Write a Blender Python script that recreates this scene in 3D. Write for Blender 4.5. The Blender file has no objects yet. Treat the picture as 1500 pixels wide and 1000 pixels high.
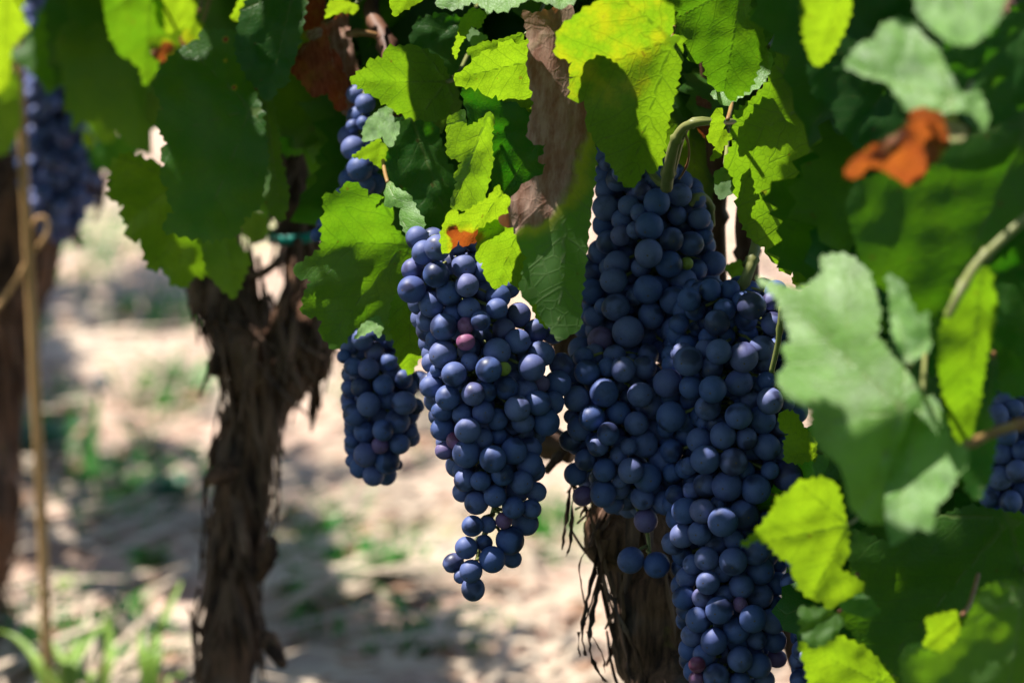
import bpy, bmesh, math, random
import numpy as np
from mathutils import Vector, noise, Matrix, Euler
from mathutils.geometry import delaunay_2d_cdt
R = math.radians
rnd = random.Random(7)
sc = bpy.context.scene
COL = sc.collection

# ------------------------------------------------------------------ camera, sky, sun
FOC, SEN = 137.0, 36.0
CAM = Vector((0, 0, 0.95)); PITCH = R(12)
FWD = Vector((0, math.cos(PITCH), -math.sin(PITCH))); UP = Vector((0, math.sin(PITCH), math.cos(PITCH))); RT = Vector((1, 0, 0))
cd = bpy.data.cameras.new('camera'); cam = bpy.data.objects.new('camera', cd); COL.objects.link(cam)
cam.location = CAM; cam.rotation_euler = (math.pi/2 - PITCH, 0, 0)
cd.lens = FOC; cd.sensor_width = SEN; cd.clip_start = 0.05; cd.clip_end = 1000
cd.dof.use_dof = True; cd.dof.focus_distance = 1.985; cd.dof.aperture_fstop = 7.0; cd.dof.aperture_blades = 7
sc.camera = cam
SUN = Vector((-0.42, 0.13, 0.89)).normalized()
SUN_EL = math.asin(SUN.z); SUN_AZ = math.atan2(SUN.x, SUN.y)
w = bpy.data.worlds.new('World'); sc.world = w; w.use_nodes = True
nt = w.node_tree; bg = nt.nodes['Background']; bg.inputs[1].default_value = 0.09
sky = nt.nodes.new('ShaderNodeTexSky'); sky.sky_type = 'NISHITA'; sky.sun_disc = False
sky.sun_elevation = SUN_EL; sky.sun_rotation = SUN_AZ; sky.air_density = 1.0; sky.dust_density = 0.6
nt.links.new(sky.outputs[0], bg.inputs[0])
sl = bpy.data.lights.new('sun', 'SUN'); sl.energy = 5.0; sl.angle = R(0.5); sl.color = (1, 0.95, 0.87)
so = bpy.data.objects.new('sun', sl); COL.objects.link(so); so.rotation_euler = SUN.to_track_quat('Z', 'Y').to_euler()
vs = sc.view_settings; vs.view_transform = 'Standard'; vs.look = 'None'; vs.gamma = 1; vs.exposure = 1.1; vs.use_curve_mapping = False
sc.render.engine = 'CYCLES'; sc.cycles.use_denoising = True; sc.cycles.max_bounces = 8

# ------------------------------------------------------------------ helpers
def mpp(d): return d*SEN/(FOC*1500.0)            # metres per photo pixel at depth d
def P(px, py, d):
    m = mpp(d); return CAM + FWD*d + RT*((px-750)*m) + UP*((500-py)*m)
def G(px, py):
    v = P(px, py, 1.0) - CAM; k = -CAM.z/v.z; return CAM + v*k
def proj(p):
    v = p - CAM; d = v.dot(FWD); m = mpp(d); return 750 + v.dot(RT)/m, 500 - v.dot(UP)/m, d
def link(name, me, parent=None, mat=None, loc=None):
    o = bpy.data.objects.new(name, me); COL.objects.link(o)
    if parent: o.parent = parent
    if loc is not None: o.location = Vector(loc) - (world_loc(parent) if parent else Vector())
    if mat and me and not me.materials: me.materials.append(mat)
    return o
def world_loc(o):
    v = Vector()
    while o: v += o.location; o = o.parent
    return v
def mesh(name, V, F, smooth=True):
    me = bpy.data.meshes.new(name); me.from_pydata([tuple(v) for v in V], [], F); me.update()
    if smooth: me.polygons.foreach_set('use_smooth', [True]*len(me.polygons))
    return me
def tag(o, label=None, cat=None, group=None, kind=None):
    for k, v in (('label', label), ('category', cat), ('group', group), ('kind', kind)):
        if v: o[k] = v
    return o
def thing(name, loc, label, cat, group=None):
    o = bpy.data.objects.new(name, None); o.empty_display_size = .02; COL.objects.link(o); o.location = loc
    return tag(o, label, cat, group)
class MB:
    def __init__(s): s.V = []; s.F = []
    def add(s, V, F):
        n = len(s.V); s.V += [Vector(v) for v in V]; s.F += [tuple(i+n for i in f) for f in F]
    def tube(s, pts, rad, n=8, cap=True, jit=0.0):
        pts = [Vector(p) for p in pts]; V = []; F = []; u = None
        for i, p in enumerate(pts):
            t = (pts[min(i+1, len(pts)-1)] - pts[max(i-1, 0)]).normalized()
            if u is None: u = t.orthogonal().normalized()
            u = (u - t*u.dot(t)).normalized(); v = t.cross(u)
            r = rad[i] if hasattr(rad, '__len__') else rad
            for k in range(n):
                a = 2*math.pi*k/n; q = r*(1+jit*rnd.uniform(-1, 1))
                V.append(p + u*math.cos(a)*q + v*math.sin(a)*q)
        for i in range(len(pts)-1):
            for k in range(n): F.append((i*n+k, i*n+(k+1) % n, (i+1)*n+(k+1) % n, (i+1)*n+k))
        if cap: F.append(tuple(range(n-1, -1, -1))); F.append(tuple((len(pts)-1)*n+k for k in range(n)))
        s.add(V, F)
    def build(s, name, mat, parent=None, origin=None, smooth=True):
        o0 = Vector(origin) if origin is not None else (world_loc(parent) if parent else Vector())
        me = mesh(name, [v-o0 for v in s.V], s.F, smooth); me.materials.append(mat)
        return link(name, me, parent, None, o0)
def smoothpts(pts, k=4):
    pts = [Vector(p) for p in pts]; out = []
    for i in range(len(pts)-1):
        a, b, c, d = pts[max(i-1, 0)], pts[i], pts[i+1], pts[min(i+2, len(pts)-1)]
        for j in range(k):
            t = j/k; out.append(0.5*((2*b)+(c-a)*t+(2*a-5*b+4*c-d)*t*t+(3*b-a-3*c+d)*t**3))
    out.append(pts[-1]); return out
def lerpl(vals, n):
    x = np.linspace(0, len(vals)-1, n); return list(np.interp(x, range(len(vals)), vals))

# ------------------------------------------------------------------ materials
class NT:
    def __init__(s, name):
        s.m = bpy.data.materials.new(name); s.m.use_nodes = True; s.t = s.m.node_tree; s.t.nodes.clear()
        s.out = s.n('ShaderNodeOutputMaterial')
    def n(s, typ, **kw):
        x = s.t.nodes.new(typ)
        for k, v in kw.items(): setattr(x, k, v)
        return x
    def l(s, a, b): s.t.links.new(a, b)
    def set(s, sock, v):
        if isinstance(v, bpy.types.NodeSocket): s.l(v, sock)
        elif isinstance(v, (tuple, list)) and len(v) == 3 and sock.type == 'RGBA': sock.default_value = (*v, 1)
        else: sock.default_value = v
    def math(s, op, a, b=0.0, c=None, clamp=False):
        x = s.n('ShaderNodeMath', operation=op, use_clamp=clamp); s.set(x.inputs[0], a); s.set(x.inputs[1], b)
        if c is not None: s.set(x.inputs[2], c)
        return x.outputs[0]
    def mix(s, f, a, b, mode='MIX'):
        x = s.n('ShaderNodeMix', data_type='RGBA', blend_type=mode); s.set(x.inputs[0], f); s.set(x.inputs[6], a); s.set(x.inputs[7], b)
        return x.outputs[2]
    def rng(s, v, a, b, c=0.0, d=1.0, smooth=True):
        x = s.n('ShaderNodeMapRange', interpolation_type='SMOOTHSTEP' if smooth else 'LINEAR')
        for i, q in enumerate((v, a, b, c, d)): s.set(x.inputs[i], q)
        return x.outputs[0]
    def noise(s, vec, scale, det=3.0, rough=.55):
        x = s.n('ShaderNodeTexNoise'); x.inputs['Scale'].default_value = scale; x.inputs['Detail'].default_value = det; x.inputs['Roughness'].default_value = rough
        if vec is not None: s.l(vec, x.inputs['Vector'])
        return x.outputs['Fac']
    def attr(s, name, typ='GEOMETRY', out='Fac'):
        return s.n('ShaderNodeAttribute', attribute_type=typ, attribute_name=name).outputs[out]
    def bump(s, h, strength, dist):
        x = s.n('ShaderNodeBump'); x.inputs['Strength'].default_value = strength; x.inputs['Distance'].default_value = dist; s.set(x.inputs['Height'], h)
        return x.outputs[0]
    def pbsdf(s, col, rough, spec=.5, normal=None, **kw):
        x = s.n('ShaderNodeBsdfPrincipled'); s.set(x.inputs['Base Color'], col); s.set(x.inputs['Roughness'], rough); s.set(x.inputs['Specular IOR Level'], spec)
        if normal is not None: s.l(normal, x.inputs['Normal'])
        for k, v in kw.items(): s.set(x.inputs[k.replace('_', ' ')], v)
        return x.outputs[0]
    def vscale(s, vec, sc_):
        x = s.n('ShaderNodeMapping'); x.inputs['Scale'].default_value = sc_; s.l(vec, x.inputs['Vector']); return x.outputs[0]

def leaf_material(simple=False):
    t = NT('leaf_blade' if not simple else 'canopy_leaf')
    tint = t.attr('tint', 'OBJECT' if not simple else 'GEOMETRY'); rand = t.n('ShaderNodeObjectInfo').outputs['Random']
    geo = t.n('ShaderNodeNewGeometry'); back = geo.outputs['Backfacing']
    uvn = t.n('ShaderNodeUVMap', uv_map='leaf').outputs[0]
    if not simple:
        vein = t.n('ShaderNodeSeparateXYZ'); t.l(t.n('ShaderNodeUVMap', uv_map='vein').outputs[0], vein.inputs[0]); T, D = vein.outputs[0], vein.outputs[1]
        off = t.n('ShaderNodeVectorMath', operation='ADD'); t.l(uvn, off.inputs[0]); t.l(rand, off.inputs[1]); uvo = off.outputs[0]
        wob = t.math('MULTIPLY', t.math('SUBTRACT', t.noise(uvo, 6, 2), .5), .10)
        wid = t.math('MULTIPLY_ADD', T, -0.013, 0.021)
        vm = t.math('SUBTRACT', 1.0, t.rng(D, t.math('MULTIPLY', wid, .35), wid))
        ph = t.math('DIVIDE', t.math('ADD', t.math('MULTIPLY_ADD', D, -0.95, T), wob), 0.15)
        fr = t.math('ABSOLUTE', t.math('SUBTRACT', t.math('FRACT', ph), .5))
        v2 = t.math('MULTIPLY', t.math('SUBTRACT', 1.0, t.rng(fr, .0, t.math('MULTIPLY_ADD', D, -0.06, .065))), .75)
        vor = t.n('ShaderNodeTexVoronoi', feature='DISTANCE_TO_EDGE'); vor.inputs['Scale'].default_value = 26; t.l(uvo, vor.inputs['Vector'])
        v3 = t.math('MULTIPLY', t.math('SUBTRACT', 1.0, t.rng(vor.outputs['Distance'], 0.0, .12)), .35)
        veins = t.math('MAXIMUM', vm, t.math('MAXIMUM', v2, v3), clamp=True)
        dryA = t.attr('dry')
        dry = t.rng(t.math('ADD', dryA, t.math('MULTIPLY', t.math('SUBTRACT', t.noise(uvo, 7, 5), .5), .6)), .42, .58)
        halo = t.math('MULTIPLY', t.rng(t.math('ADD', dryA, t.math('MULTIPLY', t.math('SUBTRACT', t.noise(uvo, 7, 5), .5), .6)), .22, .5), t.math('SUBTRACT', 1.0, dry))
        red = t.attr('red', 'OBJECT')
        n1 = t.noise(uvo, 3.5, 3); n2 = t.noise(uvo, 38, 3)
        spot = t.rng(t.noise(uvo, 15, 1), .735, .78)
    else:
        n1 = t.noise(uvn, 3, 2)
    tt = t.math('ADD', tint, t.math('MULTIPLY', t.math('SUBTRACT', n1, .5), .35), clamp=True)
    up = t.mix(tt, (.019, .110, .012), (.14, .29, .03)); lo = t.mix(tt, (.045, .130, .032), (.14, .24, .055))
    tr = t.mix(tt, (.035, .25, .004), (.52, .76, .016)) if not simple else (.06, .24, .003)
    if not simple:
        vv = t.math('MAXIMUM', t.math('MULTIPLY', vm, .85), t.math('MULTIPLY', veins, .5)); up = t.mix(vv, up, (.17, .26, .06)); lo = t.mix(vv, lo, (.24, .30, .12))
        up = t.mix(t.math('MULTIPLY', n2, .35), up, (.012, .04, .008))
        tr = t.mix(t.math('MULTIPLY', veins, .6), tr, (.05, .13, .005)); tr = t.mix(t.math('MULTIPLY', t.rng(n2, .5, .8), .35), tr, (.12, .28, .0))
        dn = t.noise(t.vscale(uvo, (5, 16, 1)), 2.0, 5, .65)
        dn2 = t.noise(uvo, 4.5, 4, .65); dcol = t.mix(t.rng(dn, .3, .7), t.mix(red, (.30, .145, .10), (.09, .014, .010)), t.mix(red, (.85, .58, .46), (.42, .10, .04)))
        dcol = t.mix(t.math('MULTIPLY', t.rng(dn2, .5, .66), .6), dcol, t.mix(red, (.34, .15, .11), (.40, .22, .04))); dcol = t.mix(t.math('MULTIPLY', vm, .5), dcol, (.50, .38, .24))
        dtr = t.mix(red, (.20, .07, .02), t.mix(dn2, (.22, .02, .008), (.55, .15, .015)))
        yel = (.36, .34, .03)
        for nm in ('up', 'lo'):
            q = up if nm == 'up' else lo
            q = t.mix(t.math('MULTIPLY', halo, .75), q, yel); q = t.mix(t.math('MULTIPLY', spot, .55), q, (.13, .07, .02)); q = t.mix(dry, q, dcol)
            if nm == 'up': up = q
            else: lo = q
        tr = t.mix(t.math('MULTIPLY', halo, .7), tr, (.66, .60, .01)); tr = t.mix(t.math('MULTIPLY', spot, .5), tr, (.2, .1, .01)); tr = t.mix(dry, tr, dtr)
    if not simple: up = t.mix(t.math('MULTIPLY', t.attr('pale', 'OBJECT'), t.math('MULTIPLY', t.rng(t.noise(uvo, 4, 5, .7), .3, .65, .2, 1.0), t.math('MULTIPLY_ADD', n2, .6, .6)), clamp=True), up, t.mix(t.math('MULTIPLY', veins, .7), (.36, .72, .15), (.66, .90, .36)))  # paler upper-face colour stands in for sun sheen
    base = t.mix(back, up, lo)
    if not simple:
        h = t.math('ADD', t.math('MULTIPLY', t.math('ADD', t.math('MULTIPLY', vm, 1.3), t.math('MULTIPLY', t.math('MAXIMUM', v2, v3), .9)), -1.0), t.math('ADD', t.math('MULTIPLY', n2, .5), t.math('MULTIPLY', t.math('MULTIPLY', dn, dry), 2.5)))
        nrm = t.bump(h, .32, .0008)
        rough = t.mix(dry, t.mix(back, (.44,)*3, (.6,)*3), (.8,)*3)
        p = t.pbsdf(base, rough, .36, nrm)
    else:
        nrm = None; p = t.pbsdf(base, .5, .4)
    tl = t.n('ShaderNodeBsdfTranslucent'); t.set(tl.inputs[0], tr)
    if nrm is not None: t.l(nrm, tl.inputs[1])
    mx = t.n('ShaderNodeMixShader'); mx.inputs[0].default_value = .55 if not simple else .12; t.l(p, mx.inputs[1]); t.l(tl.outputs[0], mx.inputs[2]); t.l(mx.outputs[0], t.out.inputs[0])
    return t.m
M_LEAF = leaf_material(); M_CANOPY = leaf_material(True)

def grape_material():
    t = NT('grape_skin'); oi = t.n('ShaderNodeObjectInfo'); rand = oi.outputs['Random']; tc = t.n('ShaderNodeTexCoord').outputs['Object']
    ripe = t.attr('ripe', 'OBJECT')              # 0 blue-black, 1 pink, 2 green
    off = t.n('ShaderNodeVectorMath', operation='ADD'); t.l(tc, off.inputs[0]); t.l(t.math('MULTIPLY', rand, 9.0), off.inputs[1]); v = off.outputs[0]
    n1 = t.noise(v, 130, 4, .6); n2 = t.noise(v, 900, 2, .6); n3 = t.noise(v, 55, 2)
    bloom = t.math('MULTIPLY', t.rng(n1, .22, .50, .55, 1.0), t.rng(n2, .2, .6, .86, 1.0))
    rub = t.rng(t.math('ADD', n3, t.math('MULTIPLY', rand, .14)), .64, .72)      # rubbed patches without bloom
    bloom = t.math('MULTIPLY', bloom, t.math('MULTIPLY_ADD', rub, -.7, 1.0))
    bl = t.mix(t.math('FRACT', t.math('MULTIPLY', rand, 7.3)), (.056, .096, .275), (.120, .142, .315))
    blue = t.mix(bloom, (.010, .010, .030), bl)
    pink = t.mix(bloom, (.13, .012, .04), (.27, .09, .19)); green = (.25, .30, .05)
    col = t.mix(t.math('MINIMUM', ripe, 1.0), blue, pink); col = t.mix(t.math('SUBTRACT', ripe, 1.0, clamp=True), col, green)
    sx = t.n('ShaderNodeSeparateXYZ'); t.l(tc, sx.inputs[0])
    rad = t.math('SQRT', t.math('ADD', t.math('MULTIPLY', sx.outputs[0], sx.outputs[0]), t.math('MULTIPLY', sx.outputs[1], sx.outputs[1])))
    low = t.math('LESS_THAN', sx.outputs[2], 0.0)
    scar = t.math('MULTIPLY', t.math('SUBTRACT', 1.0, t.rng(rad, .00025, .0006)), low)
    col = t.mix(scar, col, (.10, .07, .05))
    nrm = t.bump(t.math('ADD', t.math('MULTIPLY', n2, .3), t.math('MULTIPLY', scar, 3.0)), .15, .0004)
    t.l(t.pbsdf(col, t.math('MULTIPLY_ADD', bloom, .22, .36), .38, nrm, Subsurface_Weight=0.0), t.out.inputs[0])
    return t.m
M_GRAPE = grape_material()

def plain(name, c1, c2, scale, rough=.7, stretch=(1, 1, 1), bump=.0, dist=.002, spec=.4, transl=0):
    t = NT(name); tc = t.n('ShaderNodeTexCoord').outputs['Object']; v = t.vscale(tc, stretch)
    n = t.noise(v, scale, 5, .62); col = t.mix(t.rng(n, .3, .7), c1, c2)
    nr = t.bump(n, bump, dist) if bump else None
    p = t.pbsdf(col, rough, spec, nr)
    if transl:
        tl = t.n('ShaderNodeBsdfTranslucent'); t.set(tl.inputs[0], col); mx = t.n('ShaderNodeMixShader'); mx.inputs[0].default_value = transl
        t.l(p, mx.inputs[1]); t.l(tl.outputs[0], mx.inputs[2]); p = mx.outputs[0]
    t.l(p, t.out.inputs[0]); return t.m
def bark_material():
    t = NT('vine_bark'); tc = t.n('ShaderNodeTexCoord').outputs['Object']; v = t.vscale(tc, (1, 1, .16))
    n = t.noise(v, 95, 6, .65); f = t.noise(v, 300, 4, .6); b = t.noise(tc, 16, 3)
    col = t.mix(t.rng(n, .36, .62), (.022, .011, .008), (.19, .095, .055)); col = t.mix(t.math('MULTIPLY', t.rng(b, .55, .72), .6), col, (.15, .125, .11))
    lich = t.rng(t.noise(tc, 45, 4), .66, .74); col = t.mix(t.math('MULTIPLY', lich, .5), col, (.16, .12, .03))
    nr = t.bump(t.math('ADD', n, t.math('MULTIPLY', f, .5)), .9, .004)
    t.l(t.pbsdf(col, .88, .25, nr), t.out.inputs[0]); return t.m
M_BARK = bark_material()
M_FLAKE = plain('bark_flake', (.035, .017, .011), (.22, .12, .075), 70, .85, (1, 1, .25), .4)
M_CANE = plain('shoot_bark', (.06, .022, .012), (.17, .075, .04), 60, .6, (1, 1, .2), .4)
M_GREENSTEM = plain('green_stem', (.17, .20, .05), (.26, .26, .09), 40, .5, transl=.15)
M_REDSTEM = plain('reddish_petiole', (.28, .10, .05), (.34, .22, .07), 40, .5, transl=.15)
M_TAN = plain('dry_stalk', (.46, .26, .10), (.66, .42, .20), 30, .7, (1, 1, .1))
M_STRAW = plain('dead_straw', (.26, .20, .145), (.58, .46, .34), 4, .75)
M_TIE = plain('plastic_tie', (.0, .22, .17), (.01, .30, .24), 10, .35)
M_BLADE = plain('grass_blade', (.20, .36, .04), (.34, .46, .10), 12, .45, transl=.4)
M_WEED = plain('weed_leaf', (.03, .17, .02), (.07, .28, .03), 25, .5, transl=.35)
M_WEEDB = plain('bluish_weed_leaf', (.03, .12, .07), (.08, .20, .11), 25, .5, transl=.3)
M_SEED = plain('seed_head', (.5, .5, .42), (.7, .68, .6), 80, .8)
def ground_material():
    t = NT('dry_vineyard_soil'); tc = t.n('ShaderNodeTexCoord').outputs['Object']
    a = t.noise(tc, 2.2, 5, .6); b = t.noise(tc, 9, 5, .65); c = t.noise(tc, 60, 4, .6); g = t.noise(tc, 1.3, 3)
    col = t.mix(t.rng(b, .35, .65), (.34, .22, .16), (.64, .46, .36)); col = t.mix(t.math('MULTIPLY', t.rng(a, .5, .66), .7), col, (.60, .52, .41))
    col = t.mix(t.math('MULTIPLY', t.rng(c, .5, .72), .5), col, (.25, .18, .13)); col = t.mix(t.math('MULTIPLY', t.rng(g, .52, .68), .75), col, (.30, .36, .14))
    # bare soil strip behind vines; unseen alleys made dark green to cut bounced light
    s = t.n('ShaderNodeSeparateXYZ'); t.l(tc, s.inputs[0]); wv = t.math('MULTIPLY', t.math('SUBTRACT', b, .5), .9)
    fx = t.rng(t.math('ADD', t.math('ABSOLUTE', s.outputs[0]), wv), 1.15, 1.5); fy = t.rng(t.math('ADD', s.outputs[1], wv), 2.45, 2.1); fz = t.rng(t.math('ADD', s.outputs[1], wv), 8.5, 9.5)
    col = t.mix(t.math('MAXIMUM', fx, t.math('MAXIMUM', fy, fz)), col, t.mix(c, (.018, .04, .010), (.05, .085, .022)))
    nr = t.bump(t.math('ADD', b, t.math('MULTIPLY', c, .4)), .8, .03)
    t.l(t.pbsdf(col, .95, .15, nr), t.out.inputs[0]); return t.m
M_GROUND = ground_material()

# ------------------------------------------------------------------ ground
def build_ground():
    xs = np.concatenate([[-250, -80, -25, -8, -4], np.linspace(-2.2, 2.2, 90), [4, 8, 25, 80, 250]])
    ys = np.concatenate([[-250, -80, -20, -5, 0, 1], np.linspace(1.6, 9.5, 150), [12, 18, 30, 60, 120, 300]])
    V = []; F = []
    for y in ys:
        for x in xs:
            z = .02*noise.noise(Vector((x*1.7, y*1.7, 0))) + .016*noise.noise(Vector((x*6, y*6, 3))) + .008*noise.noise(Vector((x*17, y*17, 5)))
            V.append((x, y, z if abs(x) < 3 and 1 < y < 10 else z*.4))
    nx = len(xs)
    for j in range(len(ys)-1):
        for i in range(nx-1): F.append((j*nx+i, j*nx+i+1, (j+1)*nx+i+1, (j+1)*nx+i))
    o = link('ground', mesh('ground', V, F), None, M_GROUND); tag(o, kind='structure')
build_ground()
def build_straw():
    mb = MB()
    for i in range(5200):
        y = 2.5 + 6.8*rnd.random()**1.4; x = rnd.uniform(-.30, .30)*y
        L = rnd.uniform(.05, .22); a = rnd.gauss(.35, .9); wd = rnd.uniform(.0012, .004)
        dx, dy = math.cos(a), math.sin(a); z0 = rnd.uniform(.008, .03); z1 = max(.004, z0+rnd.uniform(-.02, .045))
        bx = rnd.uniform(-.02, .02)
        p = [Vector((x, y, z0)), Vector((x+dx*L/2-dy*bx, y+dy*L/2+dx*bx, (z0+z1)/2+rnd.uniform(0, .015))), Vector((x+dx*L, y+dy*L, z1))]
        q = Vector((-dy, dx, .3))*wd
        mb.add([p[0]-q, p[0]+q, p[1]-q, p[1]+q, p[2]-q*.3, p[2]+q*.3], [(0, 1, 3, 2), (2, 3, 5, 4)])
    o = mb.build('dead_straw', M_STRAW); tag(o, 'pale dead straw littered over the bare soil', 'straw', kind='stuff')
build_straw()

# ------------------------------------------------------------------ leaf builder
VANG = [0, R(52), -R(52), R(112), -R(112)]
def vein_uv(x, y):
    r = math.hypot(x, y); ph = math.atan2(y, x); de = min(abs((ph-a+math.pi) % (2*math.pi)-math.pi) for a in VANG)
    de = min(de, 1.4); return r*math.cos(de), r*math.sin(de)
def pip(x, y, poly):
    c = False; j = len(poly)-1
    for i in range(len(poly)):
        xi, yi = poly[i]; xj, yj = poly[j]
        if (yi > y) != (yj > y) and x < (xj-xi)*(y-yi)/(yj-yi)+xi: c = not c
        j = i
    return c
def toothed(poly, ts, amp, r):
    n = len(poly); A = sum(poly[i][0]*poly[(i+1) % n][1]-poly[(i+1) % n][0]*poly[i][1] for i in range(n)); s = 1 if A > 0 else -1
    out = []
    for i in range(n):
        x0, y0 = poly[i]; x1, y1 = poly[(i+1) % n]; L = math.hypot(x1-x0, y1-y0)
        if L < 1e-6: continue
        k = max(1, round(L/ts)); nx, ny = s*(y1-y0)/L, -s*(x1-x0)/L
        for j in range(k):
            t0 = j/k; out.append((x0+(x1-x0)*t0, y0+(y1-y0)*t0))
            tm = (j+.28+.25*r.random())/k; am = amp*r.uniform(.3, 1.25)*min(1, L/ts)
            out.append((x0+(x1-x0)*tm+nx*am, y0+(y1-y0)*tm+ny*am))
            tm2 = (j+.72+.1*r.random())/k; am2 = amp*r.uniform(.0, .45)*min(1, L/ts)
            out.append((x0+(x1-x0)*tm2+nx*am2, y0+(y1-y0)*tm2+ny*am2))
    return out
def triang(poly, step, r):
    xs = [p[0] for p in poly]; ys = [p[1] for p in poly]; pts = [Vector(p) for p in poly]; n = len(pts)
    y = min(ys)+step*.5; row = 0
    pa = np.array(poly)
    while y < max(ys):
        x = min(xs)+step*(.5 if row % 2 else 0)
        while x < max(xs):
            qx, qy = x+r.uniform(-.15, .15)*step, y+r.uniform(-.15, .15)*step
            if pip(qx, qy, poly) and np.min((pa[:, 0]-qx)**2+(pa[:, 1]-qy)**2) > (step*.55)**2: pts.append(Vector((qx, qy)))
            x += step
        y += step*.87; row += 1
    v, e, f, *_ = delaunay_2d_cdt(pts, [(i, (i+1) % n) for i in range(n)], [], 1, 1e-7)
    return [tuple(q) for q in v], [tuple(q) for q in f]
def finish_leaf(name, V3, F, luv, dry, flip):
    if flip: F = [tuple(reversed(f)) for f in F]
    me = mesh(name, V3, F)
    u1 = me.uv_layers.new(name='leaf'); u2 = me.uv_layers.new(name='vein')
    li = np.empty(len(me.loops), dtype=np.int32); me.loops.foreach_get('vertex_index', li)
    L = np.array(luv, dtype=np.float32); Vv = np.array([vein_uv(*q) for q in luv], dtype=np.float32)
    u1.data.foreach_set('uv', L[li].ravel()); u2.data.foreach_set('uv', Vv[li].ravel())
    at = me.attributes.new('dry', 'FLOAT', 'POINT'); at.data.foreach_set('value', dry)
    me.materials.append(M_LEAF); return me
LIT_SEED = [0]
TRACED = set()
def traced_leaf(vine, o, p, t, d, a=0., b=0., folds=(), und=False, tint=.3, dry=(), red=0., bow=0., wav=.004, ts=14, amp=5, label=None, pet=True, v=0., cup=0., step=None, pale=None, yel=()):
    """o outline, p petiole point, t tip; d depth; a, b depth slope to the right / upward; folds (x1,y1,x2,y2,slope) bend the side left of the line away from the camera."""
    LIT_SEED[0] += 1; r = random.Random(LIT_SEED[0]*13+5)
    poly = toothed(o, ts, amp, r); m = mpp(d)
    cx = sum(q[0] for q in o)/len(o); cy = sum(q[1] for q in o)/len(o)
    siz = max(max(q[0] for q in o)-min(q[0] for q in o), max(q[1] for q in o)-min(q[1] for q in o))
    v2, F = triang(poly, step or max(4.5, siz/34), r)
    F2 = []
    for f in F:
        A = sum(v2[f[i]][0]*v2[f[(i+1) % len(f)]][1]-v2[f[(i+1) % len(f)]][0]*v2[f[i]][1] for i in range(len(f)))
        F2.append(f if A < 0 else tuple(reversed(f)))        # pixel y runs down: negative area faces the camera
    L = math.hypot(t[0]-p[0], t[1]-p[1]); ux, uy = (t[0]-p[0])/L, (t[1]-p[1])/L
    wav *= min(1, siz/220); o3 = P(cx, cy, d); V3 = []; luv = []; dr = []; seed = r.uniform(0, 99)
    for (x, y) in v2:
        X = (x-cx)*m; Y = (cy-y)*m; dd = d+a*X+b*Y
        for (x1, y1, x2, y2, s) in folds:
            Lf = math.hypot(x2-x1, y2-y1); q = ((x-x1)*(y2-y1)-(y-y1)*(x2-x1))/Lf*m
            w_ = .0025; dd += s*.5*(q+math.sqrt(q*q+w_*w_))
        lx = ((x-p[0])*ux+(y-p[1])*uy)/L; ly = (-(x-p[0])*uy+(y-p[1])*ux)/L
        dd += v*abs(ly)*L*m + bow*lx*lx*L*m + cup*(((x-cx)**2+(y-cy)**2)/(siz*siz))*siz*m
        k = 1/(siz*.33); dd += wav*noise.noise(Vector((x*k, y*k, seed))) + wav*.28*noise.noise(Vector((x*k*2.6, y*k*2.6, seed+7)))
        tv, dv = vein_uv(lx, ly); dd += (.0007 if not und else -.0007)*math.exp(-(dv/.05)**2)
        dv_ = 0.
        for (qx, qy, qr) in dry: dv_ = max(dv_, 1-.5*math.hypot(x-qx, y-qy)/qr)
        for (qx, qy, qr) in yel: dv_ = max(dv_, min(.31, .8*(1-.5*math.hypot(x-qx, y-qy)/qr)))
        if dv_ > .45: dd += .0065*noise.noise(Vector((x*.03, y*.012, seed+3)))*min(1, (dv_-.45)*5)
        V3.append(P(x, y, dd)-o3); luv.append((lx, ly)); dr.append(dv_)
    me = finish_leaf('leaf', V3, F2, luv, dr, und)
    ob = link('leaf', me, vine, None, o3); ob['tint'] = float(tint); ob['red'] = float(red); ob['pale'] = (.56 if b >= .5 and not und else 0.0) if pale is None else float(pale); TRACED.add(ob.name)  # pale: sun sheen put into the colour of leaves tilted upward
    if label: ob['label'] = label
    if pet:
        mb = MB(); q0 = P(p[0], p[1], d + a*(p[0]-cx)*m + b*(cy-p[1])*m + .004)
        q1 = P(p[0]-ux*14, p[1]-uy*14-8, d+.03); q2 = P(p[0]-ux*30, p[1]-uy*30-40, d+.06)
        mb.tube(smoothpts([q0, q1, q2]), .0011, 6); mb.build('petiole', M_GREENSTEM if r.random() < .6 else M_REDSTEM, ob)
    return ob

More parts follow.
